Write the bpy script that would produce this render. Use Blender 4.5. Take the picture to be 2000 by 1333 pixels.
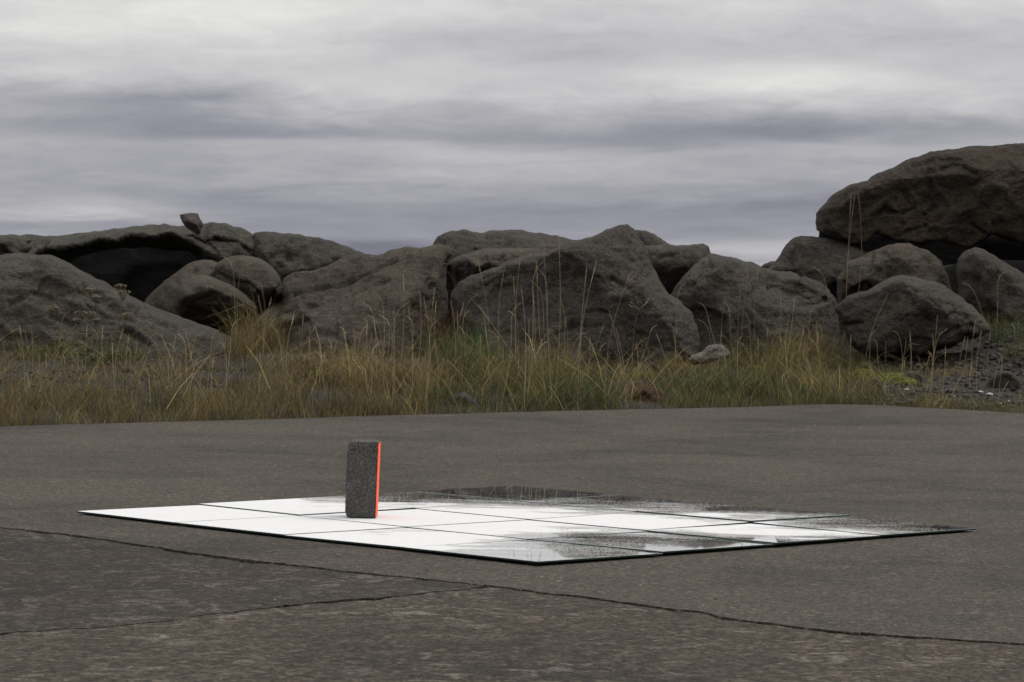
import bpy, math, random
import numpy as np
from mathutils import Vector, Matrix
from mathutils.geometry import delaunay_2d_cdt

rng = np.random.default_rng(7)
random.seed(7)
scene = bpy.context.scene
for o in list(bpy.data.objects):
    bpy.data.objects.remove(o)
C = scene.collection

# ------------------------------------------------------------------ camera
F, PITCH, ROLL, CAMH = 5998.7, 0.0251, 0.0201, 0.67     # focal length in photo pixels (photo 2000 px wide)
cam_d = bpy.data.cameras.new('camera')
cam_d.sensor_width = 36.0
cam_d.lens = F / 2000 * 36.0
cam_d.clip_start = 0.1
cam_d.clip_end = 30000
cam_d.dof.use_dof = True
cam_d.dof.focus_distance = 8.6
cam_d.dof.aperture_fstop = 32
cam = bpy.data.objects.new('camera', cam_d)
C.objects.link(cam)
cr, sr, cp, sp = math.cos(ROLL), math.sin(ROLL), math.cos(PITCH), math.sin(PITCH)
fwd = Vector((0, cp, -sp)); up0 = Vector((0, sp, cp)); rt0 = Vector((1, 0, 0))
rt = rt0 * cr + up0 * sr
upv = -rt0 * sr + up0 * cr
m = Matrix((rt, upv, -fwd)).transposed().to_4x4()
m.translation = Vector((0, 0, CAMH))
cam.matrix_world = m
scene.camera = cam

# ------------------------------------------------------------------ world: overcast sky
world = bpy.data.worlds.new('World')
scene.world = world
world.use_nodes = True
SUN_EL, SUN_AZ = math.radians(58), math.radians(62)     # azimuth from +Y towards +X


class NT:
    """tiny helper to write node trees"""
    def __init__(self, nt):
        self.nt = nt; nt.nodes.clear()

    def n(self, typ, _props=None, **inp):
        nd = self.nt.nodes.new(typ)
        for k, v in (_props or {}).items():
            setattr(nd, k, v)
        for k, v in inp.items():
            key = int(k[1:]) if (k[0] == '_' and k[1:].isdigit()) else k.replace('__', ' ')
            self.set(nd.inputs[key], v)
        return nd

    def set(self, sock, v):
        if isinstance(v, bpy.types.NodeSocket):
            self.nt.links.new(v, sock)
        elif isinstance(v, bpy.types.Node):
            self.nt.links.new(v.outputs[0], sock)
        else:
            sock.default_value = v

    def math(self, op, a, b=0.0, c=0.0, clamp=False):
        return self.n('ShaderNodeMath', {'operation': op, 'use_clamp': clamp}, _0=a, _1=b, _2=c).outputs[0]

    def mix(self, f, a, b, typ='MIX'):
        nd = self.nt.nodes.new('ShaderNodeMix')
        nd.data_type = 'RGBA'; nd.blend_type = typ
        self.set(nd.inputs[0], f); self.set(nd.inputs[6], a); self.set(nd.inputs[7], b)
        return nd.outputs[2]

    def ramp(self, f, stops, interp='LINEAR'):
        nd = self.n('ShaderNodeValToRGB', Fac=f)
        cr_ = nd.color_ramp; cr_.interpolation = interp
        while len(cr_.elements) < len(stops):
            cr_.elements.new(0.5)
        for e, (p, c) in zip(cr_.elements, stops):
            e.position = p
            e.color = (c, c, c, 1) if isinstance(c, (int, float)) else (*c, 1)
        return nd.outputs[0]

    def noise(self, vec, scale, detail=4, rough=0.55, dist=0.0):
        return self.n('ShaderNodeTexNoise', Vector=vec, Scale=scale, Detail=detail, Roughness=rough, Distortion=dist).outputs[0]


w = NT(world.node_tree)
tc = w.n('ShaderNodeTexCoord')
sep = w.n('ShaderNodeSeparateXYZ', Vector=tc.outputs['Generated'])
X, Y, Z = sep.outputs
hl = w.math('SQRT', w.math('ADD', w.math('MULTIPLY', X, X), w.math('MULTIPLY', Y, Y)))
hl = w.math('MAXIMUM', hl, 1e-3)
az = w.math('ARCTAN2', X, Y)
v0 = w.math('DIVIDE', Z, hl)
v0 = w.math('SUBTRACT', v0, w.math('MULTIPLY', w.math('DIVIDE', X, hl), 0.0201))
vp = w.math('MAXIMUM', v0, 0.0)
t = w.math('DIVIDE', vp, w.math('ADD', vp, 0.15))                 # compressed height: clouds get bigger overhead
def cvec(a, b, off):
    return w.n('ShaderNodeCombineXYZ', X=w.math('MULTIPLY', az, a), Y=w.math('MULTIPLY', t, b), Z=off).outputs[0]
n1 = w.noise(cvec(11, 16, 1.3), 1.0, 4, 0.5, 0.4)
n2 = w.noise(cvec(16, 26, 4.1), 1.0, 6, 0.52, 0.9)
n3 = w.noise(cvec(60, 62, 8.7), 1.0, 6, 0.58, 0.8)
n4 = w.noise(cvec(20, 26, 2.7), 1.0, 5, 0.5, 0.6)
v = w.math('ADD', v0, w.math('MULTIPLY', w.math('SUBTRACT', n1, 0.5), 0.015))
v = w.math('ADD', v, w.math('MULTIPLY', w.math('SUBTRACT', n3, 0.5), 0.0045))
azw = w.math('ADD', az, w.math('MULTIPLY', w.math('SUBTRACT', n2, 0.5), 0.05))
def V(y): return (515 - y) / F
prof = [(520, .60), (490, .615), (455, .615), (425, .60), (395, .625), (345, .675), (300, .69), (255, .675), (205, .715), (150, .78), (90, .78), (40, .82), (0, .84)]
base = w.ramp(w.math('DIVIDE', w.math('ADD', v, 0.001), 0.1, clamp=True), [((V(y) + 0.001) / 0.1 if V(y) > -.001 else 0.0, c) for y, c in prof], 'B_SPLINE')
tt = w.math('ADD', base, w.math('MULTIPLY', w.math('SUBTRACT', n2, 0.5), 0.10))
tt = w.math('ADD', tt, w.math('MULTIPLY', w.math('SUBTRACT', n4, 0.5), 0.13))
tt = w.math('ADD', tt, w.math('MULTIPLY', w.math('SUBTRACT', n3, 0.5), 0.065))
# single cloud banks (direction, size, brightness) as they stand over the sea
for (px, py, sx, sy, amp) in [(430, 40, 330, 50, .09), (1400, 155, 230, 26, .12), (1750, 175, 260, 34, .07), (700, 175, 230, 30, .07), (620, 215, 160, 20, .04),
                              (1000, 290, 330, 16, .08), (1000, 345, 260, 22, .04), (110, 412, 180, 17, .16), (210, 415, 60, 10, .05), (1500, 490, 190, 22, .17), (60, 130, 120, 30, .05),
                              (340, 210, 130, 30, -.10), (120, 195, 170, 16, -.07), (1050, 90, 230, 45, -.05), (1330, 264, 260, 18, -.10), (1650, 240, 230, 22, -.09),
                              (960, 215, 80, 22, -.06), (560, 258, 200, 14, -.06), (1600, 408, 300, 12, -.07), (740, 492, 130, 17, -.17), (700, 250, 160, 20, -.03),
                              (100, 250, 200, 18, -.05), (400, 395, 180, 14, -.05), (1800, 90, 300, 50, -.04), (1850, 340, 150, 60, .04)]:
    a0 = math.atan((px - 1000) / F)
    q = w.math('DIVIDE', w.math('SUBTRACT', azw, a0), sx / F)
    r = w.math('DIVIDE', w.math('SUBTRACT', v, V(py)), sy / F)
    d2 = w.math('ADD', w.math('MULTIPLY', q, q), w.math('MULTIPLY', r, r))
    g = w.math('EXPONENT', w.math('MULTIPLY', d2, -0.5))
    tt = w.math('MULTIPLY_ADD', g, amp * .88, tt)
ccol = w.ramp(tt, [(0.0, (.06, .065, .08)), (.5, (.205, .211, .258)), (.62, (.316, .320, .367)), (.72, (.460, .458, .488)), (.82, (.632, .625, .636)), (.92, (.83, .82, .80)), (1.0, (1, 1, 1))])
hi = w.n('ShaderNodeMapRange', {'interpolation_type': 'SMOOTHSTEP'}, Value=v0, _1=0.2, _2=2.4, _3=9.6, _4=26.0).outputs[0]
cscaled = w.n('ShaderNodeVectorMath', {'operation': 'SCALE'}, _0=ccol, Scale=hi).outputs[0]
sky = w.n('ShaderNodeTexSky', {'sky_type': 'NISHITA', 'sun_disc': False, 'sun_elevation': SUN_EL, 'sun_rotation': SUN_AZ})
mixed = w.mix(0.97, sky.outputs[0], cscaled)
bg = w.n('ShaderNodeBackground', Color=mixed, Strength=0.1)
w.n('ShaderNodeOutputWorld', Surface=bg)

sun_d = bpy.data.lights.new('sun', 'SUN')
sun_d.energy = 1.5
sun_d.angle = math.radians(25)
sun_d.color = (1.0, 0.96, 0.90)
sun = bpy.data.objects.new('sun', sun_d)
C.objects.link(sun)
sd = Vector((math.sin(SUN_AZ) * math.cos(SUN_EL), math.cos(SUN_AZ) * math.cos(SUN_EL), math.sin(SUN_EL)))
sun.rotation_euler = (-sd).to_track_quat('-Z', 'Y').to_euler()

scene.view_settings.view_transform = 'Standard'
scene.view_settings.look = 'None'
scene.view_settings.gamma = 1
scene.view_settings.exposure = 0
scene.view_settings.use_curve_mapping = False

# ------------------------------------------------------------------ helpers
def ray(px, py):
    dx, dy = px - 1000.0, py - 666.5
    a = dx * cr + dy * sr
    b = -dx * sr + dy * cr
    return a / F, cp - sp * b / F, -sp - cp * b / F        # world x, y, z direction


def at(px, py, Yd):
    """world point seen at photo pixel (px, py) at distance Yd along +Y"""
    dx, dy, dz = ray(np.asarray(px, float), np.asarray(py, float))
    k = Yd / dy
    return np.stack([dx * k, np.broadcast_to(Yd, np.shape(dx * k)) * 1.0, CAMH + dz * k], -1)


def on_ground(px, py, z=0.0):
    dx, dy, dz = ray(px, py)
    k = (z - CAMH) / dz
    return dx * k, dy * k


_P = np.random.default_rng(3).permutation(512).astype(np.int64)
_P = np.concatenate([_P, _P, _P])
_G = np.random.default_rng(4).normal(size=(512, 3)); _G /= np.linalg.norm(_G, axis=1, keepdims=True)


def perlin(p):
    p = np.asarray(p, float)
    i = np.floor(p).astype(np.int64); f = p - i
    u = f * f * f * (f * (f * 6 - 15) + 10)
    i &= 511
    out = 0
    for dx in (0, 1):
        for dy in (0, 1):
            for dz in (0, 1):
                h = _P[_P[_P[(i[:, 0] + dx) & 511] + ((i[:, 1] + dy) & 511)] + ((i[:, 2] + dz) & 511)] & 511
                g = _G[h]
                d = f - (dx, dy, dz)
                wgt = (u[:, 0] if dx else 1 - u[:, 0]) * (u[:, 1] if dy else 1 - u[:, 1]) * (u[:, 2] if dz else 1 - u[:, 2])
                out = out + wgt * (g * d).sum(1)
    return out * 1.5


def fbm(p, freq, octv=4, gain=0.5, ridged=False):
    p = np.asarray(p, float) * freq
    s, a = 0, 1.0
    for k in range(octv):
        n = perlin(p + 17.3 * k)
        if ridged: n = 1 - 2 * np.abs(n)
        s = s + a * n
        a *= gain; p = p * 2.03
    return s


def new_mesh(name, verts, faces, mat=None, smooth=True, loc=None, parent=None, kind=None, colors=None):
    me = bpy.data.meshes.new(name)
    verts = np.asarray(verts, np.float32)
    if isinstance(faces, np.ndarray):
        k = faces.shape[1]
        me.vertices.add(len(verts)); me.vertices.foreach_set('co', verts.ravel())
        me.loops.add(faces.size); me.loops.foreach_set('vertex_index', faces.astype(np.int32).ravel())
        me.polygons.add(len(faces)); me.polygons.foreach_set('loop_start', np.arange(0, faces.size, k, dtype=np.int32))
        me.update(calc_edges=True)
    else:
        me.from_pydata(verts.tolist(), [], faces)
    if smooth:
        me.polygons.foreach_set('use_smooth', np.ones(len(me.polygons), bool))
    if colors is not None:
        at_ = me.color_attributes.new('tint', 'FLOAT_COLOR', 'POINT')
        c4 = np.ones((len(verts), 4), np.float32); c4[:, :3] = colors
        at_.data.foreach_set('color', c4.ravel())
    me.update()
    o = bpy.data.objects.new(name, me)
    C.objects.link(o)
    if mat is not None: me.materials.append(mat)
    if loc is not None: o.location = loc
    if parent is not None: o.parent = parent
    if kind: o['kind'] = kind
    return o


def tag(o, label=None, cat=None, group=None, kind=None):
    if label: o['label'] = label
    if cat: o['category'] = cat
    if group: o['group'] = group
    if kind: o['kind'] = kind
    return o


def empty(name, loc, label, cat, group=None):
    o = bpy.data.objects.new(name, None)
    o.empty_display_size = 0.1
    C.objects.link(o); o.location = loc
    return tag(o, label, cat, group)


def ss(x):
    x = np.clip(x, 0, 1); return x * x * (3 - 2 * x)

# ------------------------------------------------------------------ materials
def mat_new(name):
    mt = bpy.data.materials.new(name); mt.use_nodes = True
    return mt, NT(mt.node_tree)


def mat_asphalt(name, dark, light, fleck, fleck_amt, bump, scale=1.0, warm=(.105, .090, .082), grain=1.0):
    mt, g = mat_new(name)
    tc = g.n('ShaderNodeTexCoord').outputs['Object']
    fine = g.noise(tc, 170 * scale, 3, 0.75)
    mid = g.noise(tc, 48 * scale, 5, 0.7)
    big = g.noise(tc, 1.1, 5, 0.6, 0.8)
    big2 = g.noise(tc, 3.8, 6, 0.65, 0.8)
    vor = g.n('ShaderNodeTexVoronoi', Vector=tc, Scale=110 * scale)
    agg = g.ramp(vor.outputs['Color'], [(0.0, 0.45), (0.5, 0.85), (0.8, 1.25), (1.0, 2.6)])
    col = g.mix(g.ramp(big, [(0.36, 0.0), (0.62, 1.0)]), (*dark, 1), (*light, 1))
    col = g.mix(g.math('MULTIPLY', g.ramp(big2, [(0.45, 0.0), (0.70, 1.0)]), 0.75), col, (*warm, 1))
    col = g.mix(1.0, col, g.ramp(fine, [(0.30, max(0.0, 1 - .75 * grain)), (0.5, 1.0), (0.70, 1 + 1.1 * grain)]), 'MULTIPLY')
    col = g.mix(min(1.0, 0.8 * grain), col, agg, 'MULTIPLY')
    col = g.mix(1.0, col, g.ramp(mid, [(0.3, 0.62), (0.7, 1.38)]), 'MULTIPLY')
    fl = g.noise(tc, 19 * scale, 7, 0.74, 1.4)
    patch = g.noise(tc, 2.1, 4, 0.6)
    fm = g.math('MULTIPLY', g.ramp(fl, [(0.53, 0.0), (0.60, 1.0)]), g.ramp(patch, [(0.38, 0.12), (0.62, 1.0)]))
    fm = g.math('MULTIPLY', fm, g.ramp(fine, [(0.38, 0.15), (0.55, 1.0)]))
    col = g.mix(g.math('MULTIPLY', fm, fleck_amt), col, (*fleck, 1))
    h = g.math('ADD', g.math('MULTIPLY', fine, 1.0), g.math('MULTIPLY', vor.outputs['Distance'], -1.0))
    h = g.math('ADD', h, g.math('MULTIPLY', mid, 1.5))
    bmp = g.n('ShaderNodeBump', Strength=bump, Distance=0.005, Height=h)
    b = g.n('ShaderNodeBsdfPrincipled', Base__Color=col, Roughness=0.92, Normal=bmp.outputs[0])
    b.inputs['Specular IOR Level'].default_value = 0.25
    g.n('ShaderNodeOutputMaterial', Surface=b)
    return mt


M_NEW = mat_asphalt('smooth_asphalt', (0.0313, 0.0272, 0.0218), (0.0622, 0.0536, 0.042), (0.1166, 0.1055, 0.0843), 0.22, 0.6, 1.0, (0.0695, 0.0558, 0.0448), 1.15)
M_OLD = mat_asphalt('worn_asphalt', (0.0216, 0.0179, 0.0137), (0.034, 0.0281, 0.0214), (0.1679, 0.15, 0.1286), 0.85, 1.0, 0.8, (0.0445, 0.0323, 0.0256), 1.1)
M_OLD2 = mat_asphalt('coarse_asphalt', (0.0303, 0.0246, 0.0176), (0.0504, 0.0411, 0.0297), (0.1848, 0.162, 0.1339), 0.9, 1.0, 0.7, (0.055, 0.0395, 0.0299), 1.2)


def mat_rock(name, c1, c2, c3, lichen=(.13, .13, .105), lich=0.4, bump=0.7, pits=0.5, stain=0.0):
    mt, g = mat_new(name)
    oi = g.n('ShaderNodeObjectInfo')
    tc0 = g.n('ShaderNodeTexCoord').outputs['Object']
    off = g.n('ShaderNodeVectorMath', {'operation': 'SCALE'}, _0=(13.0, 7.0, 3.0), Scale=oi.outputs['Random']).outputs[0]
    tc = g.n('ShaderNodeVectorMath', {'operation': 'ADD'}, _0=tc0, _1=off).outputs[0]
    a = g.noise(tc, 2.2, 6, 0.6, 0.8)
    b_ = g.noise(tc, 9, 6, 0.65, 0.6)
    c_ = g.noise(tc, 55, 5, 0.7)
    d_ = g.noise(tc, 190, 3, 0.7)
    e_ = g.noise(tc, 21, 6, 0.7, 1.5)
    vor = g.n('ShaderNodeTexVoronoi', {'feature': 'F1'}, Vector=tc, Scale=38.0)
    col = g.mix(g.ramp(a, [(0.35, 0.0), (0.65, 1.0)]), (*c1, 1), (*c2, 1))
    col = g.mix(g.math('MULTIPLY', g.ramp(b_, [(0.45, 0.0), (0.72, 1.0)]), 0.8), col, (*c3, 1))
    col = g.mix(1.0, col, g.ramp(c_, [(0.3, 0.62), (0.5, 1.05), (0.72, 1.60)]), 'MULTIPLY')
    col = g.mix(0.85, col, g.ramp(d_, [(0.3, 0.68), (0.7, 1.50)]), 'MULTIPLY')
    if lich > 0:
        lm = g.math('MULTIPLY', g.ramp(e_, [(0.54, 0.0), (0.66, 1.0)]), lich)
        col = g.mix(lm, col, (*lichen, 1))
    if stain > 0:
        sm = g.math('MULTIPLY', g.ramp(g.noise(tc, 5.0, 6, 0.7, 2.0), [(0.5, 0.0), (0.68, 1.0)]), stain)
        col = g.mix(sm, col, (.085, .048, .022, 1))
    pit = g.ramp(vor.outputs['Distance'], [(0.0, 0.0), (0.22, 1.0)])
    pitm = g.math('MULTIPLY', g.ramp(g.noise(tc, 6, 3, 0.6), [(0.45, 0.0), (0.65, 1.0)]), pits)
    h = g.math('ADD', g.math('MULTIPLY', c_, 0.8), g.math('MULTIPLY', d_, 0.25))
    h = g.math('ADD', h, g.math('MULTIPLY', e_, 1.6))
    st_ = g.n('ShaderNodeMapping', Vector=tc, Rotation=(.25, .5, .2), Scale=(3.0, 3.0, 16.0))
    h = g.math('ADD', h, g.math('MULTIPLY', g.noise(st_.outputs[0], 1.6, 6, 0.65, 0.4), 1.3))
    h = g.math('ADD', h, g.math('MULTIPLY', g.math('MULTIPLY', pit, pitm), 0.9))
    bmp = g.n('ShaderNodeBump', Strength=min(1.0, bump * 1.2), Distance=0.030, Height=h)
    b = g.n('ShaderNodeBsdfPrincipled', Base__Color=col, Roughness=0.93, Normal=bmp.outputs[0])
    b.inputs['Specular IOR Level'].default_value = 0.2
    g.n('ShaderNodeOutputMaterial', Surface=b)
    return mt


M_ROCK = mat_rock('grey_basalt', (0.0384, 0.0337, 0.0285), (0.064, 0.0566, 0.0473), (0.0841, 0.0738, 0.06), lich=.35)
M_ROCKG = mat_rock('greenish_basalt', (0.0365, 0.0341, 0.0275), (0.0634, 0.0594, 0.0478), (0.0899, 0.0831, 0.0662), (.135, .138, .11), .45)
M_ROCKW = mat_rock('warm_basalt', (0.0457, 0.0382, 0.0301), (0.077, 0.0649, 0.0514), (0.1013, 0.0842, 0.0651), lich=.2, pits=0.3)
M_ROCKB = mat_rock('brown_basalt', (0.0323, 0.0256, 0.0195), (0.0598, 0.0473, 0.0352), (0.0778, 0.0591, 0.0404), (.11, .094, .07), .3, 0.9, 0.4, 0.15)
M_ROCKD = mat_rock('shade_black_basalt', (.006, .0055, .005), (.009, .008, .0075), (.011, .0095, .008), lich=0, pits=0.3)  # near-black colour puts the shade of the deep gaps into the rock
M_PINK = mat_rock('reddish_stone', (.050, .041, .040), (.066, .053, .052), (.072, .060, .057), lich=0, bump=0.4, pits=0.1)
M_PALE = mat_rock('pale_stone', (.095, .084, .074), (.125, .11, .096), (.14, .125, .11), lich=.1, bump=0.5, pits=0.1)
M_EARTH = mat_rock('red_earth', (.045, .026, .018), (.07, .04, .026), (.09, .05, .03), (.12, .075, .045), .5, 1.0, 0.2)
M_BLUE = mat_rock('bluish_stone', (.045, .048, .052), (.062, .066, .072), (.075, .078, .08), lich=.1, pits=0.2)


def mat_plain(name, col, rough=0.9, metal=0.0, spec=0.3, noise_amt=0.25, nscale=30, bump=0.0):
    mt, g = mat_new(name)
    tc = g.n('ShaderNodeTexCoord').outputs['Object']
    n = g.noise(tc, nscale, 5, 0.6)
    c = g.mix(1.0, (*col, 1), g.ramp(n, [(0.3, 1 - noise_amt), (0.7, 1 + noise_amt)]), 'MULTIPLY')
    kw = {}
    if bump: kw['Normal'] = g.n('ShaderNodeBump', Strength=bump, Distance=0.002, Height=n).outputs[0]
    b = g.n('ShaderNodeBsdfPrincipled', Base__Color=c, Roughness=rough, Metallic=metal, **kw)
    b.inputs['Specular IOR Level'].default_value = spec
    g.n('ShaderNodeOutputMaterial', Surface=b)
    return mt


def mat_tint(name, rough=0.75, noise_scale=60, trans=0.0):
    mt, g = mat_new(name)
    a = g.n('ShaderNodeAttribute', {'attribute_name': 'tint'})
    tc = g.n('ShaderNodeTexCoord').outputs['Object']
    n = g.noise(tc, noise_scale, 3, 0.6)
    c = g.mix(1.0, a.outputs['Color'], g.ramp(n, [(0.3, .8), (0.7, 1.2)]), 'MULTIPLY')
    b = g.n('ShaderNodeBsdfPrincipled', Base__Color=c, Roughness=rough)
    b.inputs['Specular IOR Level'].default_value = 0.2
    sh = b
    if trans:
        tr = g.n('ShaderNodeBsdfTranslucent', Color=c)
        sh = g.n('ShaderNodeMixShader', _0=trans, _1=b, _2=tr)
    g.n('ShaderNodeOutputMaterial', Surface=sh)
    return mt


M_GRASS = mat_tint('grass_blades', 0.7, 25, 0.25)
M_GRAVEL = mat_tint('gravel_stones', 0.9, 120)
M_STALK = mat_plain('dry_stalk', (.26, .20, .12), 0.7, noise_amt=.25, nscale=12)
M_HEAD = mat_plain('seed_head', (.30, .225, .14), 0.85, noise_amt=.4, nscale=300)
M_HEAD2 = mat_plain('pale_seed_head', (.42, .33, .21), 0.85, noise_amt=.4, nscale=300)

# mirror
mt, g = mat_new('mirror_silver')
tcm = g.n('ShaderNodeTexCoord').outputs['Object']
b = g.n('ShaderNodeBsdfPrincipled', Base__Color=(.80, .84, .82, 1), Metallic=1.0, Roughness=0.015)
dst = g.n('ShaderNodeBsdfDiffuse', Color=(.75, .75, .74, 1))
dm = g.math('MULTIPLY', g.ramp(g.noise(tcm, 90, 6, 0.75, 0.5), [(0.4, 0.0), (0.75, 1.0)]), 0.10)
g.n('ShaderNodeOutputMaterial', Surface=g.n('ShaderNodeMixShader', _0=dm, _1=b, _2=dst))
M_MIRROR = mt
M_GLASS = mat_plain('green_glass_edge', (.012, .028, .023), 0.25, spec=0.5, noise_amt=.3, nscale=15)
M_BACK = mat_plain('mirror_backing', (.03, .03, .03), 0.8)
mt, g = mat_new('white_powder_grain')
tcm = g.n('ShaderNodeTexCoord').outputs['Object']
nn = g.noise(tcm, 500, 4, 0.7)
pc = g.mix(1.0, (.62, .62, .618, 1), g.ramp(g.noise(tcm, 40, 5, 0.7), [(0.3, .95), (0.7, 1.03)]), 'MULTIPLY')
b = g.n('ShaderNodeBsdfPrincipled', Base__Color=pc, Roughness=1.0, Normal=g.n('ShaderNodeBump', Strength=0.25, Distance=0.001, Height=nn).outputs[0])
b.inputs['Specular IOR Level'].default_value = 0.0
g.n('ShaderNodeOutputMaterial', Surface=b)
M_POWDER = mt

mt, g = mat_new('grey_paving_stone')
tcm = g.n('ShaderNodeTexCoord').outputs['Object']
vo = g.n('ShaderNodeTexVoronoi', Vector=tcm, Scale=420.0)
n_a = g.noise(tcm, 160, 4, 0.7); n_b = g.noise(tcm, 24, 4, 0.6); n_c = g.noise(tcm, 520, 3, 0.7)
c = g.ramp(vo.outputs['Color'], [(0.0, (.034, .033, .031)), (0.5, (.062, .060, .057)), (0.85, (.094, .091, .086)), (1.0, (.17, .165, .157))])
c = g.mix(1.0, c, g.ramp(n_a, [(0.3, .55), (0.72, 1.7)]), 'MULTIPLY')
c = g.mix(1.0, c, g.ramp(n_b, [(0.3, .75), (0.7, 1.25)]), 'MULTIPLY')
hh = g.math('ADD', n_a, g.math('MULTIPLY', n_c, 0.4))
b = g.n('ShaderNodeBsdfPrincipled', Base__Color=c, Roughness=0.92, Normal=g.n('ShaderNodeBump', Strength=0.9, Distance=0.002, Height=hh).outputs[0])
b.inputs['Specular IOR Level'].default_value = 0.25
g.n('ShaderNodeOutputMaterial', Surface=b)
M_BLOCK = mt
M_ORANGE = mat_plain('fluorescent_orange_paint', (1.0, .14, .06), 0.6, spec=0.2, noise_amt=.05, nscale=80)

mt, g = mat_new('dark_soil')
tcm = g.n('ShaderNodeTexCoord').outputs['Object']
c = g.mix(g.ramp(g.noise(tcm, 3, 5, 0.6), [(0.35, 0.0), (0.65, 1.0)]), (.012, .009, .006, 1), (.026, .019, .012, 1))
c = g.mix(1.0, c, g.ramp(g.noise(tcm, 60, 5, 0.7), [(0.3, .5), (0.7, 1.5)]), 'MULTIPLY')
b = g.n('ShaderNodeBsdfPrincipled', Base__Color=c, Roughness=0.95, Normal=g.n('ShaderNodeBump', Strength=1.0, Distance=0.03, Height=g.noise(tcm, 40, 6, 0.7)).outputs[0])
g.n('ShaderNodeOutputMaterial', Surface=b)
M_SOIL = mt
mt, g = mat_new('grey_sea')
tcm = g.n('ShaderNodeTexCoord').outputs['Object']
b = g.n('ShaderNodeBsdfPrincipled', Base__Color=(.03, .04, .05, 1), Roughness=0.25, Normal=g.n('ShaderNodeBump', Strength=0.6, Distance=0.3, Height=g.noise(tcm, 0.6, 5, 0.6)).outputs[0])
g.n('ShaderNodeOutputMaterial', Surface=b)
M_SEA = mt

# ------------------------------------------------------------------ ground, asphalt, sea
EDGE_PX = [(-700, 852), (-200, 839), (0, 833), (250, 826), (500, 820), (750, 812), (1000, 806), (1200, 801), (1400, 797), (1560, 791), (1640, 790), (1720, 792), (1850, 799), (2000, 808), (2300, 828), (2900, 872)]
EDGE = np.array([on_ground(*p) for p in EDGE_PX])


def edge_y(x):
    return np.interp(x, EDGE[:, 0], EDGE[:, 1])


def terrain(x, y):
    x = np.asarray(x, float); y = np.asarray(y, float)
    ye = edge_y(x)
    yr = np.interp(x, [-3, 2.5], [16.4, 17.4])
    t_ = (y - ye) / (yr - ye)
    z = -0.035 + 0.155 * np.clip(t_, 0, 1.0) + 0.02 * ss(t_ * 8)
    z = z + 0.30 * ss((y - yr) / 3.2)
    z = z + 0.30 * ss((x - 2.35) / 0.7) * ss((y - 16.4) / 2.0) * (1 - ss((y - 22) / 3))
    z = z - .5 * ss((y - 17.6) / .8) * ss((x + 3.6) / .4) * (1 - ss((x + 2.15) / .4)) * (1 - ss((y - 22.5) / 1))
    z = z + .085 * np.exp(-(((x - 2.15) / .5) ** 2 + ((y - 17.35) / .35) ** 2))
    z = z - 4.0 * ss((y - 23.5) / 8)
    z = np.where(t_ < 0, -0.05, z)
    p = np.stack([x.ravel(), y.ravel(), np.zeros(x.size)], 1)
    n = (fbm(p, 1.3, 4) * 0.022 + fbm(p, 9, 3) * 0.007).reshape(x.shape)
    return z + n * np.clip(t_ * 5, 0, 1) * (t_ > 0)


def terrain_hit(px, py):
    """world point on the terrain seen at a photo pixel"""
    dx, dy, dz = ray(px, py)
    ys = np.linspace(11, 22, 600)
    k = ys / dy
    z = CAMH + dz * k; x = dx * k
    d = z - terrain(x, ys)
    i = np.argmax(d < 0)
    if d[i] >= 0: i = 599
    return float(x[i]), float(ys[i]), float(z[i])


# terrain sheet: fine in view, coarse far out
xs = np.concatenate([np.linspace(-400, -12, 24), np.linspace(-10, -4, 14), np.linspace(-3.8, 4.2, 330), np.linspace(4.5, 10, 14), np.linspace(12, 400, 24)])
ys = np.concatenate([np.linspace(-60, 9, 12), np.linspace(10.5, 20, 330), np.linspace(20.2, 34, 50), [45]])
gx, gy = np.meshgrid(xs, ys)
gz = terrain(gx, gy)
nx, ny = len(xs), len(ys)
idx = np.arange(nx * ny).reshape(ny, nx)
q = np.stack([idx[:-1, :-1], idx[:-1, 1:], idx[1:, 1:], idx[1:, :-1]], -1).reshape(-1, 4)
new_mesh('ground', np.stack([gx, gy, gz], -1).reshape(-1, 3), q, M_SOIL, kind='structure')
new_mesh('sea', [(-20000, 26, -2.6), (20000, 26, -2.6), (20000, 26000, -2.6), (-20000, 26000, -2.6)], [(0, 1, 2, 3)], M_SEA, False, kind='structure')


def jag(pts, step, amp, seed, freq=9.0):
    """resample a ground polyline finely and give it a crumbly edge"""
    out = []
    pts = np.array(pts, float)
    for a, b_ in zip(pts[:-1], pts[1:]):
        L = np.linalg.norm(b_ - a); k = max(1, int(L / step))
        for i in range(k):
            out.append(a + (b_ - a) * i / k)
    out.append(pts[-1])
    out = np.array(out)
    d = np.gradient(out, axis=0); d /= np.linalg.norm(d, axis=1, keepdims=True) + 1e-9
    nrm = np.stack([-d[:, 1], d[:, 0]], 1)
    p3 = np.stack([out[:, 0], out[:, 1], np.full(len(out), seed * 3.1)], 1)
    n = fbm(p3, freq, 4, 0.65)
    w_ = np.ones(len(out)); w_[0] = w_[-1] = 0
    return out + nrm * (n * amp * w_)[:, None]


C1_PX = [(-900, 935), (-400, 985), (0, 1030), (140, 1044), (290, 1066), (380, 1080), (480, 1093), (560, 1102), (620, 1109), (740, 1122), (850, 1133), (960, 1143), (1010, 1149), (1060, 1157), (1130, 1164),
         (1300, 1187), (1360, 1193), (1450, 1212), (1500, 1217), (1620, 1231), (1750, 1241), (1900, 1251), (2000, 1258), (2300, 1280), (2900, 1322)]
C2_PX = [(-900, 1330), (-300, 1262), (0, 1236), (120, 1228), (250, 1219), (380, 1204), (450, 1193), (560, 1181), (680, 1170), (780, 1161), (870, 1152), (930, 1146), (960, 1143)]
C1 = np.array([on_ground(*p) for p in C1_PX]); C2 = np.array([on_ground(*p) for p in C2_PX])


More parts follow.
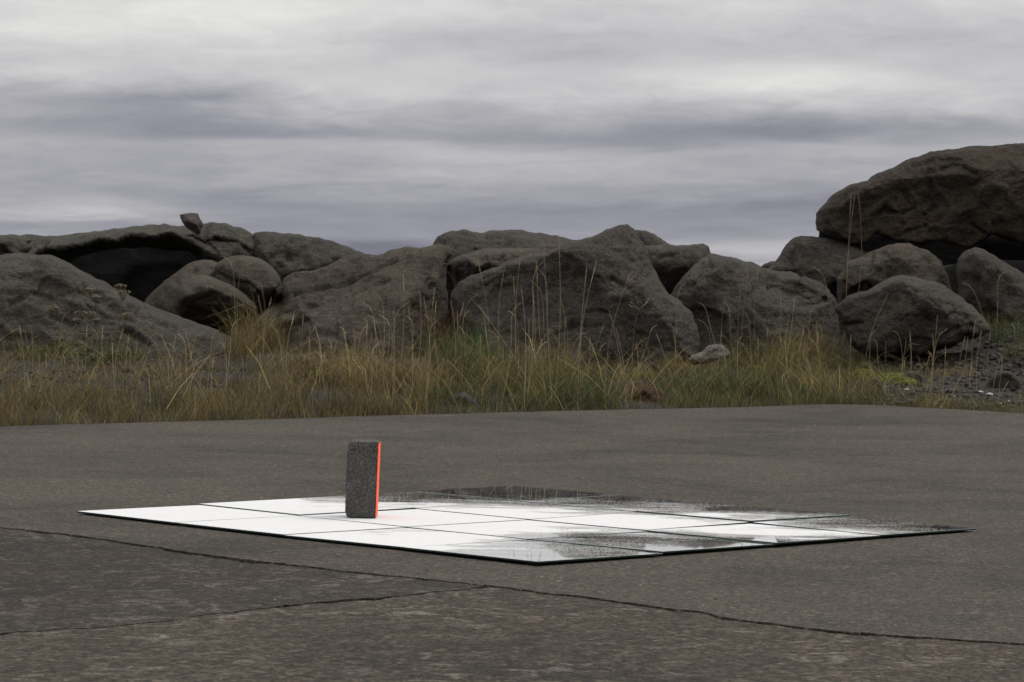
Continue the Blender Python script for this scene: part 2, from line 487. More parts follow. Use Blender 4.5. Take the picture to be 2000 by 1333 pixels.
def slab(name, loop, mat, z_top, z_bot, label=None, fine=None):
    """closed asphalt slab from a boundary loop, with a crumbled rim"""
    loop = np.asarray(loop)
    n = len(loop)
    vs = [Vector(p) for p in loop]
    r = delaunay_2d_cdt(vs, [], [list(range(n))], 1, 1e-7)
    v2 = np.array([tuple(v) for v in r[0]])
    top = np.column_stack([v2, np.full(len(v2), z_top)])
    orig = {}
    for i, ol in enumerate(r[3]):
        for k in ol: orig[k] = i
    faces = [tuple(f) for f in r[2]]
    # make sure they face up
    a, b_, c_ = (v2[list(faces[0])[j]] for j in range(3))
    if (b_[0] - a[0]) * (c_[1] - a[1]) - (b_[1] - a[1]) * (c_[0] - a[0]) < 0:
        faces = [f[::-1] for f in faces]
    V_ = top.tolist(); base_i = len(V_)
    rim = [orig[k] for k in range(n)]
    for i in rim:
        V_.append((top[i][0], top[i][1], z_bot))
    for k in range(n):
        k2 = (k + 1) % n
        faces.append((rim[k], base_i + k, base_i + k2, rim[k2]))
    return new_mesh(name, V_, faces, mat, False, kind='structure')


g1 = jag(C1, 0.012, 0.010, 1)
def opened(line, w0, w1, seed):
    n_ = fbm(np.column_stack([line, np.full(len(line), seed)]), 2.2, 3)
    n2_ = fbm(np.column_stack([line, np.full(len(line), seed + 9)]), 14, 3)
    out = line.copy()
    out[:, 1] -= np.clip(w0 + w1 * n_ + w1 * .6 * n2_, .002, .06)
    return out
c1_old = opened(g1, .010, .045, 2)
c2 = jag(C2, 0.012, 0.016, 3)
c2_low = opened(c2, .008, .045, 6)
ei = jag(EDGE, 0.05, 0.02, 5, 3.0)
far_l, far_r = -60.0, 60.0
new_loop = np.concatenate([g1, [[far_r, C1[-1][1]], [far_r, EDGE[-1][1]]], ei[::-1], [[far_l, EDGE[0][1]], [far_l, C1[0][1]]]])
slab('asphalt', new_loop, M_NEW, 0.0, -0.04)
j = int(np.argmin(np.abs(c1_old[:, 0] - C2[-1][0])))
jp = c1_old[j]
left_loop = np.concatenate([c2[:-3], c1_old[:j][::-1], [[far_l, C1[0][1] - .03], [far_l, C2[0][1]]]])
slab('asphalt', left_loop, M_OLD, -0.002, -0.04)
low_loop = np.concatenate([c2_low[:-3], c1_old[j + 1:], [[far_r, C1[-1][1] - .03], [far_r, -40], [far_l, -40], [far_l, C2[0][1] - .03]]])
slab('asphalt', low_loop, M_OLD2, -0.0034, -0.04)
new_mesh('ground', [(-60, -40, -0.026), (60, -40, -0.026), (60, 10, -0.026), (-60, 10, -0.026)], [(0, 1, 2, 3)], M_SOIL, False, kind='structure')


# stones: shared little shapes
def pebble_shape(seed, flat=0.7):
    r_ = np.random.default_rng(seed)
    phi = (1 + 5 ** .5) / 2
    v_ = np.array([(-1, phi, 0), (1, phi, 0), (-1, -phi, 0), (1, -phi, 0), (0, -1, phi), (0, 1, phi), (0, -1, -phi), (0, 1, -phi), (phi, 0, -1), (phi, 0, 1), (-phi, 0, -1), (-phi, 0, 1)], float)
    v_ /= np.linalg.norm(v_[0])
    f_ = np.array([(0, 11, 5), (0, 5, 1), (0, 1, 7), (0, 7, 10), (0, 10, 11), (1, 5, 9), (5, 11, 4), (11, 10, 2), (10, 7, 6), (7, 1, 8), (3, 9, 4), (3, 4, 2), (3, 2, 6), (3, 6, 8), (3, 8, 9), (4, 9, 5), (2, 4, 11), (6, 2, 10), (8, 6, 7), (9, 8, 1)])
    v_ *= r_.uniform(0.7, 1.25, (12, 1))
    v_ *= (1.0, r_.uniform(.6, .95), flat * r_.uniform(.6, 1.0))
    return v_, f_


PEB = [pebble_shape(s) for s in range(10)]


def scatter_stones(name, pts, sizes, cols, label, cat, kind='stuff'):
    V_, F_, K_ = [], [], []
    off = 0
    for i, (p, s) in enumerate(zip(pts, sizes)):
        v_, f_ = PEB[i % 10]
        a = rng.uniform(0, 6.28); ca, sa = math.cos(a), math.sin(a)
        R = np.array([[ca, -sa, 0], [sa, ca, 0], [0, 0, 1]])
        V_.append(v_ @ R.T * s + p); F_.append(f_ + off); off += 12
        K_.append(np.repeat([cols[i]], 12, 0))
    o = new_mesh(name, np.concatenate(V_), np.concatenate(F_), M_GRAVEL, False, kind=kind, colors=np.concatenate(K_))
    return tag(o, label, cat)


# crumbs in and along the cracks
pts, sz, cl = [], [], []
for line, zz in ((g1, -0.006), (c2, -0.006)):
    vis = line[np.abs(line[:, 0]) < 1.6]
    for _ in range(1500):
        p = vis[rng.integers(len(vis))] + rng.normal(0, 0.012, 2) + (0, -0.014)
        s = rng.uniform(.001, .0035)
        pts.append((p[0], p[1], zz - .004 + s * .3)); sz.append(s)
        c0 = rng.uniform(.03, .16); cl.append((c0 * 1.05, c0 * .95, c0 * .88))
scatter_stones('crack_grit', pts, sz, cl, 'loose dark grit lying in the cracks of the asphalt', 'grit')
pts, sz, cl = [], [], []
for _ in range(500):
    x_ = rng.uniform(-2.6, 2.8); y_ = rng.uniform(5.2, 14.5)
    if y_ > edge_y(x_) - .05: continue
    s = rng.uniform(.001, .003)
    pts.append((x_, y_, s * .3)); sz.append(s)
    c0 = rng.choice([.05, .12, .3], p=[.5, .35, .15]); cl.append((c0, c0 * .95, c0 * .88))
scatter_stones('loose_chippings', pts, sz, cl, 'tiny stone chippings scattered over the grey asphalt', 'chippings')

# ------------------------------------------------------------------ boulders
def in_poly(px, py, poly):
    x, y = poly[:, 0], poly[:, 1]
    x2, y2 = np.roll(x, -1), np.roll(y, -1)
    c_ = np.zeros(len(px), bool)
    for a, b_, c2_, d in zip(x, y, x2, y2):
        cond = ((b_ > py) != (d > py))
        with np.errstate(divide='ignore', invalid='ignore'):
            xi = (c2_ - a) * (py - b_) / (d - b_ + 1e-12) + a
        c_ ^= cond & (px < xi)
    return c_


def seg_dist(P, A, B):
    best = np.full(len(P), 1e9)
    for a, b_ in zip(A, B):
        ab = b_ - a
        t_ = np.clip(((P - a) @ ab) / (ab @ ab + 1e-12), 0, 1)
        best = np.minimum(best, np.linalg.norm(P - a - t_[:, None] * ab, axis=1))
    return best


def chaikin(p, n=1):
    for _ in range(n):
        q_ = np.roll(p, -1, 0)
        p = np.stack([p * .75 + q_ * .25, p * .25 + q_ * .75], 1).reshape(-1, p.shape[1])
    return p


def boulder(name, depth, outline, ctrl, mat, label, seed, thick=1.0, rf=0.045, amp=1.0, chip=0.9, h=0.0115, grooves=(), pits=12, soft=0, group='boulders of the sea wall', cat='boulder', back_w=None):
    if cat == 'stone': chip *= .35
    ol = np.array([(p[0], p[1], p[2] if len(p) > 2 else 0.0) for p in outline], float)
    coarse = ol.copy()
    ol = chaikin(ol, soft)
    pm = F / depth                      # photo pixels per metre at this distance
    hp = h * pm
    # resample outline
    rs = []
    for a, b_ in zip(ol, np.roll(ol, -1, 0)):
        L = np.linalg.norm((b_ - a)[:2]); k = max(1, int(round(L / hp)))
        for i in range(k): rs.append(a + (b_ - a) * i / k)
    rs = np.array(rs)
    c0 = rs[:, :2].mean(0)
    # ragged silhouette
    p3 = np.column_stack([rs[:, :2] / pm, np.full(len(rs), seed * 1.7)])
    d = np.roll(rs[:, :2], -1, 0) - np.roll(rs[:, :2], 1, 0); d /= np.linalg.norm(d, axis=1, keepdims=True) + 1e-9
    nr = np.stack([d[:, 1], -d[:, 0]], 1)
    rs[:, :2] += nr * ((fbm(p3, 7, 4, .55) * 0.012 * amp) * pm)[:, None]
    A = rs[:, :2]; B = np.roll(A, -1, 0)
    x0, y0 = A.min(0); x1, y1 = A.max(0)
    r_ = np.random.default_rng(seed)
    gx_, gy_ = np.meshgrid(np.arange(x0, x1, hp), np.arange(y0, y1, hp * .866))
    gx_ = gx_ + (np.arange(gx_.shape[0]) % 2)[:, None] * hp * .5
    P = np.stack([gx_.ravel(), gy_.ravel()], 1) + r_.uniform(-.18, .18, (gx_.size, 2)) * hp
    P = P[in_poly(P[:, 0], P[:, 1], A)]
    sd_ = seg_dist(P, A, B)
    P = P[sd_ > .55 * hp]; sd_ = sd_[sd_ > .55 * hp]
    n = len(A)
    allp = np.concatenate([A, P])
    s = np.concatenate([np.zeros(n), sd_]) / pm
    r = delaunay_2d_cdt([Vector(p) for p in allp], [], [list(range(n))], 1, 1e-6)
    nv = len(r[0])
    src = np.array([ol_[0] if ol_ else -1 for ol_ in r[3]])
    V2 = np.array([tuple(v) for v in r[0]])
    s = np.where(src >= 0, s[src], 0)
    tris = np.array([tuple(f) for f in r[2]])
    rim = src < n
    # relief from control points (triangulated facets, slightly softened)
    cp_ = np.concatenate([coarse, np.array([(p[0], p[1], p[2]) for p in ctrl], float).reshape(-1, 3)])
    rc = delaunay_2d_cdt([Vector(p[:2]) for p in cp_], [], [], 0, 1e-6)
    cpi = np.array([o_[0] if o_ else 0 for o_ in rc[3]])
    cv = np.array([tuple(v) for v in rc[0]]); cz = cp_[cpi, 2]
    def relief(Q):
        out = np.full(len(Q), np.nan)
        for f in rc[2]:
            a, b_, c_ = cv[f[0]], cv[f[1]], cv[f[2]]
            den = (b_[1] - c_[1]) * (a[0] - c_[0]) + (c_[0] - b_[0]) * (a[1] - c_[1])
            if abs(den) < 1e-9: continue
            w0 = ((b_[1] - c_[1]) * (Q[:, 0] - c_[0]) + (c_[0] - b_[0]) * (Q[:, 1] - c_[1])) / den
            w1 = ((c_[1] - a[1]) * (Q[:, 0] - c_[0]) + (a[0] - c_[0]) * (Q[:, 1] - c_[1])) / den
            w2 = 1 - w0 - w1
            k = (w0 >= -1e-4) & (w1 >= -1e-4) & (w2 >= -1e-4) & np.isnan(out)
            out[k] = (w0 * cz[f[0]] + w1 * cz[f[1]] + w2 * cz[f[2]])[k]
        bad = np.isnan(out)
        if bad.any():
            dd = np.linalg.norm(Q[bad][:, None] - cv[None], axis=2)
            out[bad] = cz[dd.argmin(1)]
        return out
    wob = np.stack([perlin(np.column_stack([V2 / pm * 4, np.full(nv, seed + .5)])), perlin(np.column_stack([V2 / pm * 4, np.full(nv, seed + 9.5)]))], 1) * 0.02 * pm
    rel = 0
    K = [(0, 0), (1, 0), (-1, 0), (0, 1), (0, -1), (.7, .7), (-.7, .7), (.7, -.7), (-.7, -.7)]
    for ox, oy in K:
        rel = rel + relief(V2 + wob * 0.8 + np.array([ox, oy]) * 0.008 * pm) / len(K)
    prof_ = np.sqrt(1 - (1 - np.clip(s / rf, 0, 1)) ** 2)
    off = rel + rf * prof_
    # broken flat faces: lower envelope of local planes fitted to the form
    M2 = V2 / pm
    q2 = np.column_stack([M2, np.full(nv, seed * 2.3)])
    Mw = M2 + np.stack([fbm(q2, 7, 3), fbm(q2 + 40, 7, 3)], 1) * .009
    if chip > 0:
        ar_ = len(P) * (h * h * .866)
        for (cell, jit, curv, lim) in ((.30, .20, .08, .09), (.13, .26, .14, .036), (.05, .28, .22, .013)):
            cnt = int(np.clip(ar_ / cell ** 2 * 1.5, 5, 380))
            cand = np.where(s > .02)[0]
            if len(cand) < 20: continue
            env = np.full(nv, 1e9)
            for ci in r_.choice(cand, cnt):
                dl = Mw - Mw[ci]; r2 = (dl * dl).sum(1)
                k_ = (r2 < (cell * .55) ** 2) & (s > .015)
                if k_.sum() < 6: continue
                A_ = np.column_stack([np.ones(k_.sum()), dl[k_]])
                co = np.linalg.lstsq(A_, off[k_], rcond=None)[0]
                g0 = np.clip(co[1:], -1.6, 1.6) + r_.normal(0, jit * chip, 2)
                env = np.minimum(env, co[0] + dl @ g0 + r2 * curv / cell)
            dv = env - off
            dv = np.clip(dv - np.median(dv), -lim, lim) * np.clip(s / (.3 * cell + .02), 0, 1)
            off = off + dv
    front = at(V2[:, 0], V2[:, 1], depth - off)
    prof_ = prof_
    bw = back_w or max(0.25, thick * .6)
    bo = thick * np.sqrt(1 - (1 - np.clip(s / bw, 0, 1)) ** 2)
    plane = at(V2[:, 0], V2[:, 1], depth - rel)
    back = plane.copy(); back[:, 1] += bo
    # mesh normals of the front for displacement
    def vnorm(v_, f_):
        fn = np.cross(v_[f_[:, 1]] - v_[f_[:, 0]], v_[f_[:, 2]] - v_[f_[:, 0]])
        nn_ = np.zeros_like(v_)
        for k in range(3): np.add.at(nn_, f_[:, k], fn)
        return nn_ / (np.linalg.norm(nn_, axis=1, keepdims=True) + 1e-12)
    N = vnorm(front, tris)
    if N[:, 1].mean() > 0: N = -N; tris = tris[:, ::-1]
    q3 = front + seed * 5.3
    disp = fbm(q3, 2.2, 3) * 0.004 + fbm(q3 * (1, 1, 1.7), 9, 4, .66) * 0.0062 + (fbm(q3, 5.0, 5, .62, True) - .3) * 0.007 + fbm(q3, 38, 2, .6) * .0026
    disp = disp * amp
    # broad chipped planes
    for (pl, wd, dp) in grooves:
        wd, dp = max(wd * .75, .0085), dp * .75
        pl = np.array(pl, float)
        gd = seg_dist(V2 + wob * .25, pl[:-1], pl[1:]) / pm
        disp = disp - dp * np.exp(-(gd / wd) ** 2)
    for _ in range(pits):
        c_ = front[r_.integers(nv)]; rr = r_.uniform(.008, .022)
        disp = disp - rr * .9 * np.exp(-(np.linalg.norm(front - c_, axis=1) / rr) ** 2)
    fade = np.clip(s / 0.03, 0, 1) * .75 + .25
    disp = disp * fade
    front = front + N * disp[:, None]
    # weld the rims
    bidx = np.full(nv, -1)
    k = 0
    keep = []
    for i in range(nv):
        if rim[i]: bidx[i] = i
        else:
            bidx[i] = nv + k; keep.append(i); k += 1
    back_n = fbm(back + seed, 2.0, 3) * 0.05 * amp
    bk = back[keep].copy(); bk[:, 1] += back_n[keep]
    Vall = np.concatenate([front, bk])
    tb = bidx[tris][:, ::-1]
    faces = np.concatenate([tris, tb])
    base_pt = np.array([Vall[:, 0].mean(), Vall[:, 1].mean(), Vall[:, 2].min()])
    o = new_mesh(name, Vall - base_pt, faces, mat, True, loc=base_pt)
    return tag(o, label, cat, group)


# --- far row first
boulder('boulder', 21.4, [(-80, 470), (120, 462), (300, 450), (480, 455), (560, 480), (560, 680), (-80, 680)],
        [(200, 560, .1)], M_ROCKD, 'boulder coloured shade-dark deep inside the hollow under the long slab', 11, thick=.8, h=.03, pits=0)
boulder('boulder', 19.2, [(488, 475), (497, 457), (515, 455), (545, 455), (575, 457), (620, 462), (655, 473), (690, 488), (712, 498), (722, 520), (690, 560), (620, 600), (540, 600), (500, 560), (480, 520)],
        [(520, 475, .05), (570, 500, .32), (600, 485, .2), (640, 505, .3), (560, 530, .38), (520, 520, .3), (660, 530, .3)], M_ROCKG,
        'pitted boulder behind the slanted slab, left of the gap onto the sea sky', 12, thick=1.1, pits=60, amp=1.0)
boulder('boulder', 20.6, [(846, 476), (856, 462), (880, 452), (903, 449), (925, 455), (945, 456), (962, 450), (1000, 450), (1040, 454), (1070, 459), (1100, 464), (1135, 470), (1170, 520), (1100, 590), (900, 590), (850, 560)],
        [(880, 472, .15), (920, 462, .02), (950, 468, .20), (990, 464, .25), (1050, 475, .35), (930, 485, .4), (1000, 490, .5), (870, 500, .4), (1090, 500, .6)], M_ROCK,
        'flat-topped boulder on the skyline between the slanted slab and the peaked boulder', 13, thick=1.2, pits=25,
        grooves=[([(905, 457), (950, 466), (985, 464)], .02, .03)])
boulder('boulder', 21.0, [(1215, 470), (1240, 450), (1262, 451), (1280, 458), (1300, 470), (1318, 484), (1330, 520), (1220, 540)],
        [(1255, 480, .15), (1290, 485, .2)], M_ROCK, 'small boulder tip peeking over the right shoulder of the peaked boulder', 14, thick=.6)
boulder('boulder', 19.0, [(1235, 485), (1255, 479), (1300, 479), (1340, 477), (1372, 476), (1384, 481), (1387, 492), (1398, 520), (1380, 600), (1300, 640), (1240, 560)],
        [(1300, 500, .3), (1350, 492, .2), (1340, 520, .45), (1290, 550, .3), (1375, 500, .1)], M_ROCK,
        'flat-topped boulder wedged behind the right flank of the peaked boulder', 15, thick=1.0, pits=20)
boulder('boulder', 20.6, [(1478, 530), (1490, 519), (1506, 512), (1525, 514), (1560, 530), (1560, 580), (1480, 580)],
        [(1510, 530, .1)], M_ROCK, 'low boulder just showing in the dip at the right gap', 16, thick=.5)
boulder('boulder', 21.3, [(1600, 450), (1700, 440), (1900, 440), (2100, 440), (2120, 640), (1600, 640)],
        [(1850, 540, .1)], M_ROCKD, 'boulder coloured shade-dark in the shadow beneath the huge brown boulder', 17, thick=.8, h=.03, pits=0)
boulder('boulder', 19.4, [(1500, 527), (1515, 511), (1530, 487), (1548, 468), (1565, 460), (1600, 463), (1640, 470), (1680, 480), (1710, 492), (1730, 520), (1720, 600), (1600, 620), (1520, 580)],
        [(1555, 480, .02), (1590, 490, .15), (1560, 520, .2), (1540, 540, .25), (1640, 500, .3), (1620, 540, .35), (1680, 520, .3)], M_ROCK,
        'grey boulder beneath the left end of the huge brown boulder', 18, thick=1.2, pits=35,
        grooves=[([(1552, 478), (1545, 510), (1550, 535)], .02, .03)])
boulder('boulder', 18.8, [(1635, 545), (1655, 512), (1690, 500), (1704, 487), (1735, 479), (1775, 479), (1810, 490), (1838, 510), (1853, 535), (1858, 560), (1860, 620), (1700, 640), (1640, 600)],
        [(1740, 500, .25), (1790, 505, .25), (1700, 530, .3), (1760, 545, .4), (1820, 540, .25), (1680, 560, .35)], M_ROCKW,
        'pockmarked boulder with a brownish face in the gap below the huge brown boulder', 19, thick=1.0, pits=50,
        grooves=[([(1665, 575), (1690, 555), (1712, 575)], .03, .06), ([(1703, 488), (1698, 530)], .02, .04)])

# --- the long slab over the hollow and its neighbours
boulder('boulder', 19.2, [(-120, 462), (0, 459), (60, 459), (90, 461), (150, 459), (200, 450), (250, 442), (300, 439), (318, 437), (350, 442), (400, 438), (420, 435), (440, 436), (470, 446), (490, 458), (503, 475), (500, 500), (490, 525),
                           (450, 545, .1), (410, 530, .15), (392, 515, .1), (384, 502, -.1), (370, 494, -.25), (330, 486, -.35), (290, 485, -.35), (250, 484, -.35), (200, 488, -.35), (160, 497, -.3), (130, 506, -.2), (90, 540, 0), (-60, 560, 0), (-130, 540, 0)],
        [(0, 475, .45), (-80, 500, .5), (80, 485, .5), (85, 465, .15), (130, 480, .6), (200, 466, .62), (260, 458, .65), (330, 456, .62), (365, 470, .6), (400, 490, .5), (440, 505, .5), (420, 460, .35), (460, 480, .4), (480, 500, .3), (40, 510, .55), (170, 476, .62), (230, 470, .64), (300, 464, .64)],
        M_ROCKG, 'long flat-topped greenish slab forming the roof of the dark hollow', 21, thick=2.4, back_w=.5, rf=.08, pits=30, h=.011,
        grooves=[([(78, 462), (88, 474)], .025, .08)])
boulder('stone', 18.62, [(351, 420), (360, 418), (375, 416), (387, 417), (390, 425), (395, 433), (397, 442), (393, 447), (392, 455), (388, 460), (375, 453), (362, 444), (355, 434)],
        [(372, 424, .03), (380, 440, .09), (364, 432, .07), (388, 440, .03), (384, 452, .04), (383, 425, .02)], M_PINK,
        'small reddish angular stone perched on top of the long slab', 22, thick=.10, rf=.008, chip=0, amp=.25, pits=0, soft=0, h=.006, group='', cat='stone')
boulder('boulder', 18.3, [(278, 600), (292, 575), (318, 553), (342, 533), (365, 516), (385, 508), (405, 507), (428, 513), (455, 530), (470, 580), (440, 660), (300, 660)],
        [(400, 530, .25), (360, 555, .25), (330, 590, .25), (400, 590, .3)], M_ROCKW,
        'smooth boulder at the mouth of the hollow, back left of the domed trio', 23, thick=.8, rf=.14, amp=.6, pits=4, chip=.45, soft=1)
boulder('boulder', 18.0, [(417, 525), (428, 512), (445, 503), (470, 500), (500, 503), (525, 517), (543, 535), (552, 555), (560, 578), (552, 592), (535, 592), (515, 610), (480, 640), (440, 600)],
        [(470, 525, .25), (510, 540, .3), (535, 560, .2), (500, 580, .25), (540, 580, .15)], M_ROCKW,
        'round-topped boulder with a split lower edge, right one of the domed trio', 24, thick=.8, rf=.14, amp=.6, pits=4, chip=.45, soft=1,
        grooves=[([(425, 535), (455, 550), (490, 557), (505, 575)], .012, .04), ([(550, 555), (535, 575), (522, 590)], .012, .05)])
boulder('boulder', 17.7, [(337, 600), (342, 570), (355, 552), (375, 541), (395, 538), (420, 543), (450, 556), (480, 575), (500, 595, .05), (506, 615, 0), (498, 635, -.1), (470, 640, -.2), (440, 650, -.3), (400, 650, -.35), (350, 640, -.2)],
        [(395, 560, .22), (440, 575, .28), (370, 585, .28), (420, 592, .33), (470, 600, .28), (400, 612, .08), (450, 625, .0), (360, 610, .15), (490, 615, .1)], M_ROCKW,
        'domed boulder with a dark undercut, front one of the trio beside the hollow', 25, thick=.9, rf=.10, amp=.6, pits=4, chip=.45, soft=1)

boulder('boulder', 18.3, [(868, 520), (880, 508), (905, 498), (935, 490), (965, 486), (1010, 483), (1050, 484), (1090, 486), (1110, 500), (1080, 560), (960, 600), (895, 590, -.2), (888, 560, -.25), (875, 535, -.2)],
        [(915, 510, .35), (960, 500, .35), (1010, 500, .4), (940, 530, .45), (905, 530, .1), (1000, 530, .5), (915, 555, .1)], M_ROCKW,
        'pale smooth boulder set between the slanted slab and the peaked boulder', 26, thick=1.0, rf=.08, pits=8,
        grooves=[([(905, 498), (935, 507), (975, 510)], .01, .015)])
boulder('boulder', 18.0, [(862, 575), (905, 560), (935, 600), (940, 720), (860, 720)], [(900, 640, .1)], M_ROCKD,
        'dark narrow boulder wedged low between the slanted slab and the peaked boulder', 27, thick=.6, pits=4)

# --- slanted slab
boulder('boulder', 17.7, [(528, 650), (535, 630), (548, 608), (556, 585), (553, 562), (552, 545), (575, 532), (605, 528), (640, 521), (662, 508), (680, 501), (705, 499), (735, 498), (760, 489), (790, 485), (820, 484), (850, 478), (880, 480), (884, 500, .1), (870, 512, .1), (872, 545), (874, 590), (878, 640, .1), (880, 720, .4), (700, 740, .8), (560, 740, .6), (535, 690, .3)],
        [(700, 515, .08), (640, 545, .12), (760, 505, .06), (820, 497, .12), (590, 570, .2), (700, 550, .28), (780, 525, .2),
         (550, 625, .42), (600, 612, .5), (650, 604, .54), (700, 588, .55), (760, 560, .5), (800, 540, .4), (845, 510, .25),
         (580, 660, .52), (700, 640, .66), (780, 620, .6), (830, 600, .42), (850, 560, .3), (700, 700, .75), (820, 690, .55), (865, 680, .25)], M_ROCKW,
        'broad slanted slab boulder whose pale top slopes up to the right', 31, h=.0092, thick=1.6, rf=.05, amp=.9, pits=30,
        grooves=[([(660, 560), (700, 545), (740, 527), (775, 510)], .010, .05), ([(575, 578), (610, 568), (655, 558)], .010, .03), ([(785, 491), (820, 491)], .012, .04), ([(600, 605), (680, 583), (760, 548)], .012, .015), ([(560, 640), (600, 625)], .015, .03)])
# --- peaked central boulder
boulder('boulder', 17.2, [(884, 600), (880, 575), (895, 552), (925, 537), (960, 524), (1000, 506), (1030, 497), (1065, 493), (1095, 480), (1112, 470), (1135, 465), (1165, 458), (1195, 447), (1212, 440), (1225, 439), (1238, 446), (1247, 460), (1256, 480), (1266, 505), (1280, 530), (1290, 550), (1305, 572), (1330, 590), (1352, 610), (1363, 640), (1368, 668), (1360, 700, .3), (1300, 725, .5), (1200, 740, .46), (1000, 745, .44), (905, 725, .4), (895, 660)],
        [(1222, 458, .12), (1190, 472, .20), (1120, 484, .22), (1060, 507, .24), (980, 536, .24), (930, 556, .20), (905, 600, .18), (1245, 500, .22), (1272, 560, .27), (1312, 612, .32), (1350, 660, .30), (1215, 520, .20), (1150, 560, .34), (1050, 600, .36), (1205, 590, .37), (950, 640, .30), (1100, 680, .42), (1230, 670, .44), (1000, 700, .40), (1320, 700, .38), (1160, 500, .30)], M_ROCK,
        'large peaked boulder in the middle of the wall behind the tallest grass stalks', 32, h=.0092, thick=1.8, rf=.04, pits=22, chip=.8,
        grooves=[([(1140, 612), (1165, 606), (1190, 612)], .01, .025), ([(1080, 655), (1120, 640), (1180, 636)], .01, .02), ([(1195, 545), (1230, 565)], .012, .03), ([(1255, 535), (1290, 575)], .02, .02)])
# --- right centre
boulder('boulder', 18.0, [(1290, 600), (1312, 575), (1330, 545), (1352, 520), (1372, 502), (1390, 496), (1412, 500), (1440, 507), (1470, 516), (1488, 525), (1510, 530), (1545, 533), (1580, 545), (1610, 560), (1632, 585), (1640, 640, .1), (1630, 720, .4), (1450, 735, .48), (1360, 725, .5), (1300, 660)],
        [(1395, 508, .18), (1450, 520, .26), (1500, 548, .22), (1560, 548, .26), (1600, 574, .26), (1350, 550, .26), (1320, 600, .24), (1420, 590, .36), (1500, 600, .36), (1580, 620, .34), (1450, 680, .44), (1560, 690, .42), (1370, 680, .46), (1470, 560, .38)], M_ROCK,
        'wide low boulder right of the peaked boulder, pitted along its top', 33, h=.0092, thick=1.5, rf=.07, pits=45,
        grooves=[([(1490, 530), (1500, 545), (1500, 565)], .012, .03), ([(1385, 505), (1365, 530), (1345, 570)], .02, .03)])
# --- huge brown boulder
boulder('boulder', 19.4, [(1606, 452), (1602, 430), (1603, 412), (1612, 398), (1632, 380), (1650, 369), (1662, 360), (1698, 352), (1712, 338), (1745, 328), (1762, 318), (1795, 307), (1818, 297), (1850, 293), (1880, 291), (1905, 286), (1950, 283), (2000, 280), (2150, 275), (2260, 340), (2250, 470, .3),
                           (2080, 500, .4), (2010, 478, .4), (1975, 468, .4), (1944, 458, .38), (1925, 465, .38), (1903, 478, .36), (1885, 485, .34), (1868, 480, .34), (1852, 471, .32), (1825, 472, .32), (1800, 476, .3), (1775, 476, .28), (1745, 468, .24), (1712, 458, .18), (1695, 475, .2), (1672, 479, .16), (1640, 470, .1), (1618, 462, .05)],
        [(1640, 398, .18), (1700, 372, .22), (1760, 345, .26), (1830, 320, .26), (1900, 308, .28), (1980, 302, .30), (2100, 305, .3), (1650, 440, .24), (1700, 420, .33), (1735, 390, .34), (1768, 385, .27), (1790, 360, .34), (1800, 410, .33), (1780, 445, .40),
         (1850, 370, .42), (1850, 440, .45), (1950, 380, .48), (1930, 440, .50), (2050, 420, .52)], M_ROCKB,
        'huge brown jagged boulder lying on top at the right edge, highest of the wall', 34, h=.0092, thick=2.6, back_w=1.0, rf=.04, amp=1.1, chip=1.0, pits=20,
        grooves=[([(1732, 413), (1760, 418), (1785, 408)], .016, .04), ([(1805, 420), (1825, 402)], .013, .035), ([(1750, 462), (1785, 448), (1810, 440)], .013, .035), ([(1765, 378), (1775, 400)], .03, .04), ([(1800, 342), (1825, 335)], .015, .04), ([(1900, 440), (1930, 460)], .012, .04)])
boulder('boulder', 18.3, [(1876, 560), (1873, 530), (1878, 505), (1888, 488), (1905, 484), (1925, 491), (1950, 507), (1980, 525), (2010, 545), (2080, 590), (2080, 680), (1960, 680), (1900, 640), (1880, 600)],
        [(1905, 497, .14), (1893, 520, .16), (1930, 512, .26), (1965, 540, .34), (2010, 575, .4), (1915, 560, .30), (1950, 580, .36), (1920, 600, .36), (1990, 620, .4)], M_ROCK,
        'wedge-shaped boulder at the right edge pointing up under the huge brown boulder', 35, thick=1.1, rf=.06, pits=14)
boulder('boulder', 17.35, [(1633, 605), (1640, 594), (1660, 577), (1700, 563), (1725, 552), (1745, 542), (1762, 538), (1785, 539), (1815, 547), (1845, 560), (1870, 577), (1895, 597), (1918, 620), (1930, 635), (1934, 645), (1920, 655, .05), (1890, 663, .0), (1850, 680, -.05), (1800, 695, -.05), (1760, 700, -.05), (1700, 694, 0), (1680, 690, 0), (1660, 672), (1648, 640)],
        [(1650, 592, .08), (1700, 577, .22), (1740, 558, .26), (1765, 551, .28), (1800, 560, .33), (1850, 588, .38), (1890, 617, .36), (1918, 640, .26), (1665, 620, .22), (1700, 640, .36), (1780, 640, .46), (1850, 645, .42), (1750, 668, .44), (1820, 672, .42), (1680, 668, .28), (1700, 686, .34), (1750, 692, .40), (1800, 686, .42), (1850, 671, .40), (1900, 654, .28)], M_ROCK,
        'angular dark grey boulder tilted over the gravel at the front right', 36, h=.0092, thick=1.0, rf=.035, pits=14, chip=.8,
        grooves=[([(1865, 610), (1850, 622)], .015, .03), ([(1845, 650), (1870, 640)], .015, .03), ([(1640, 637), (1680, 632)], .015, .03)])
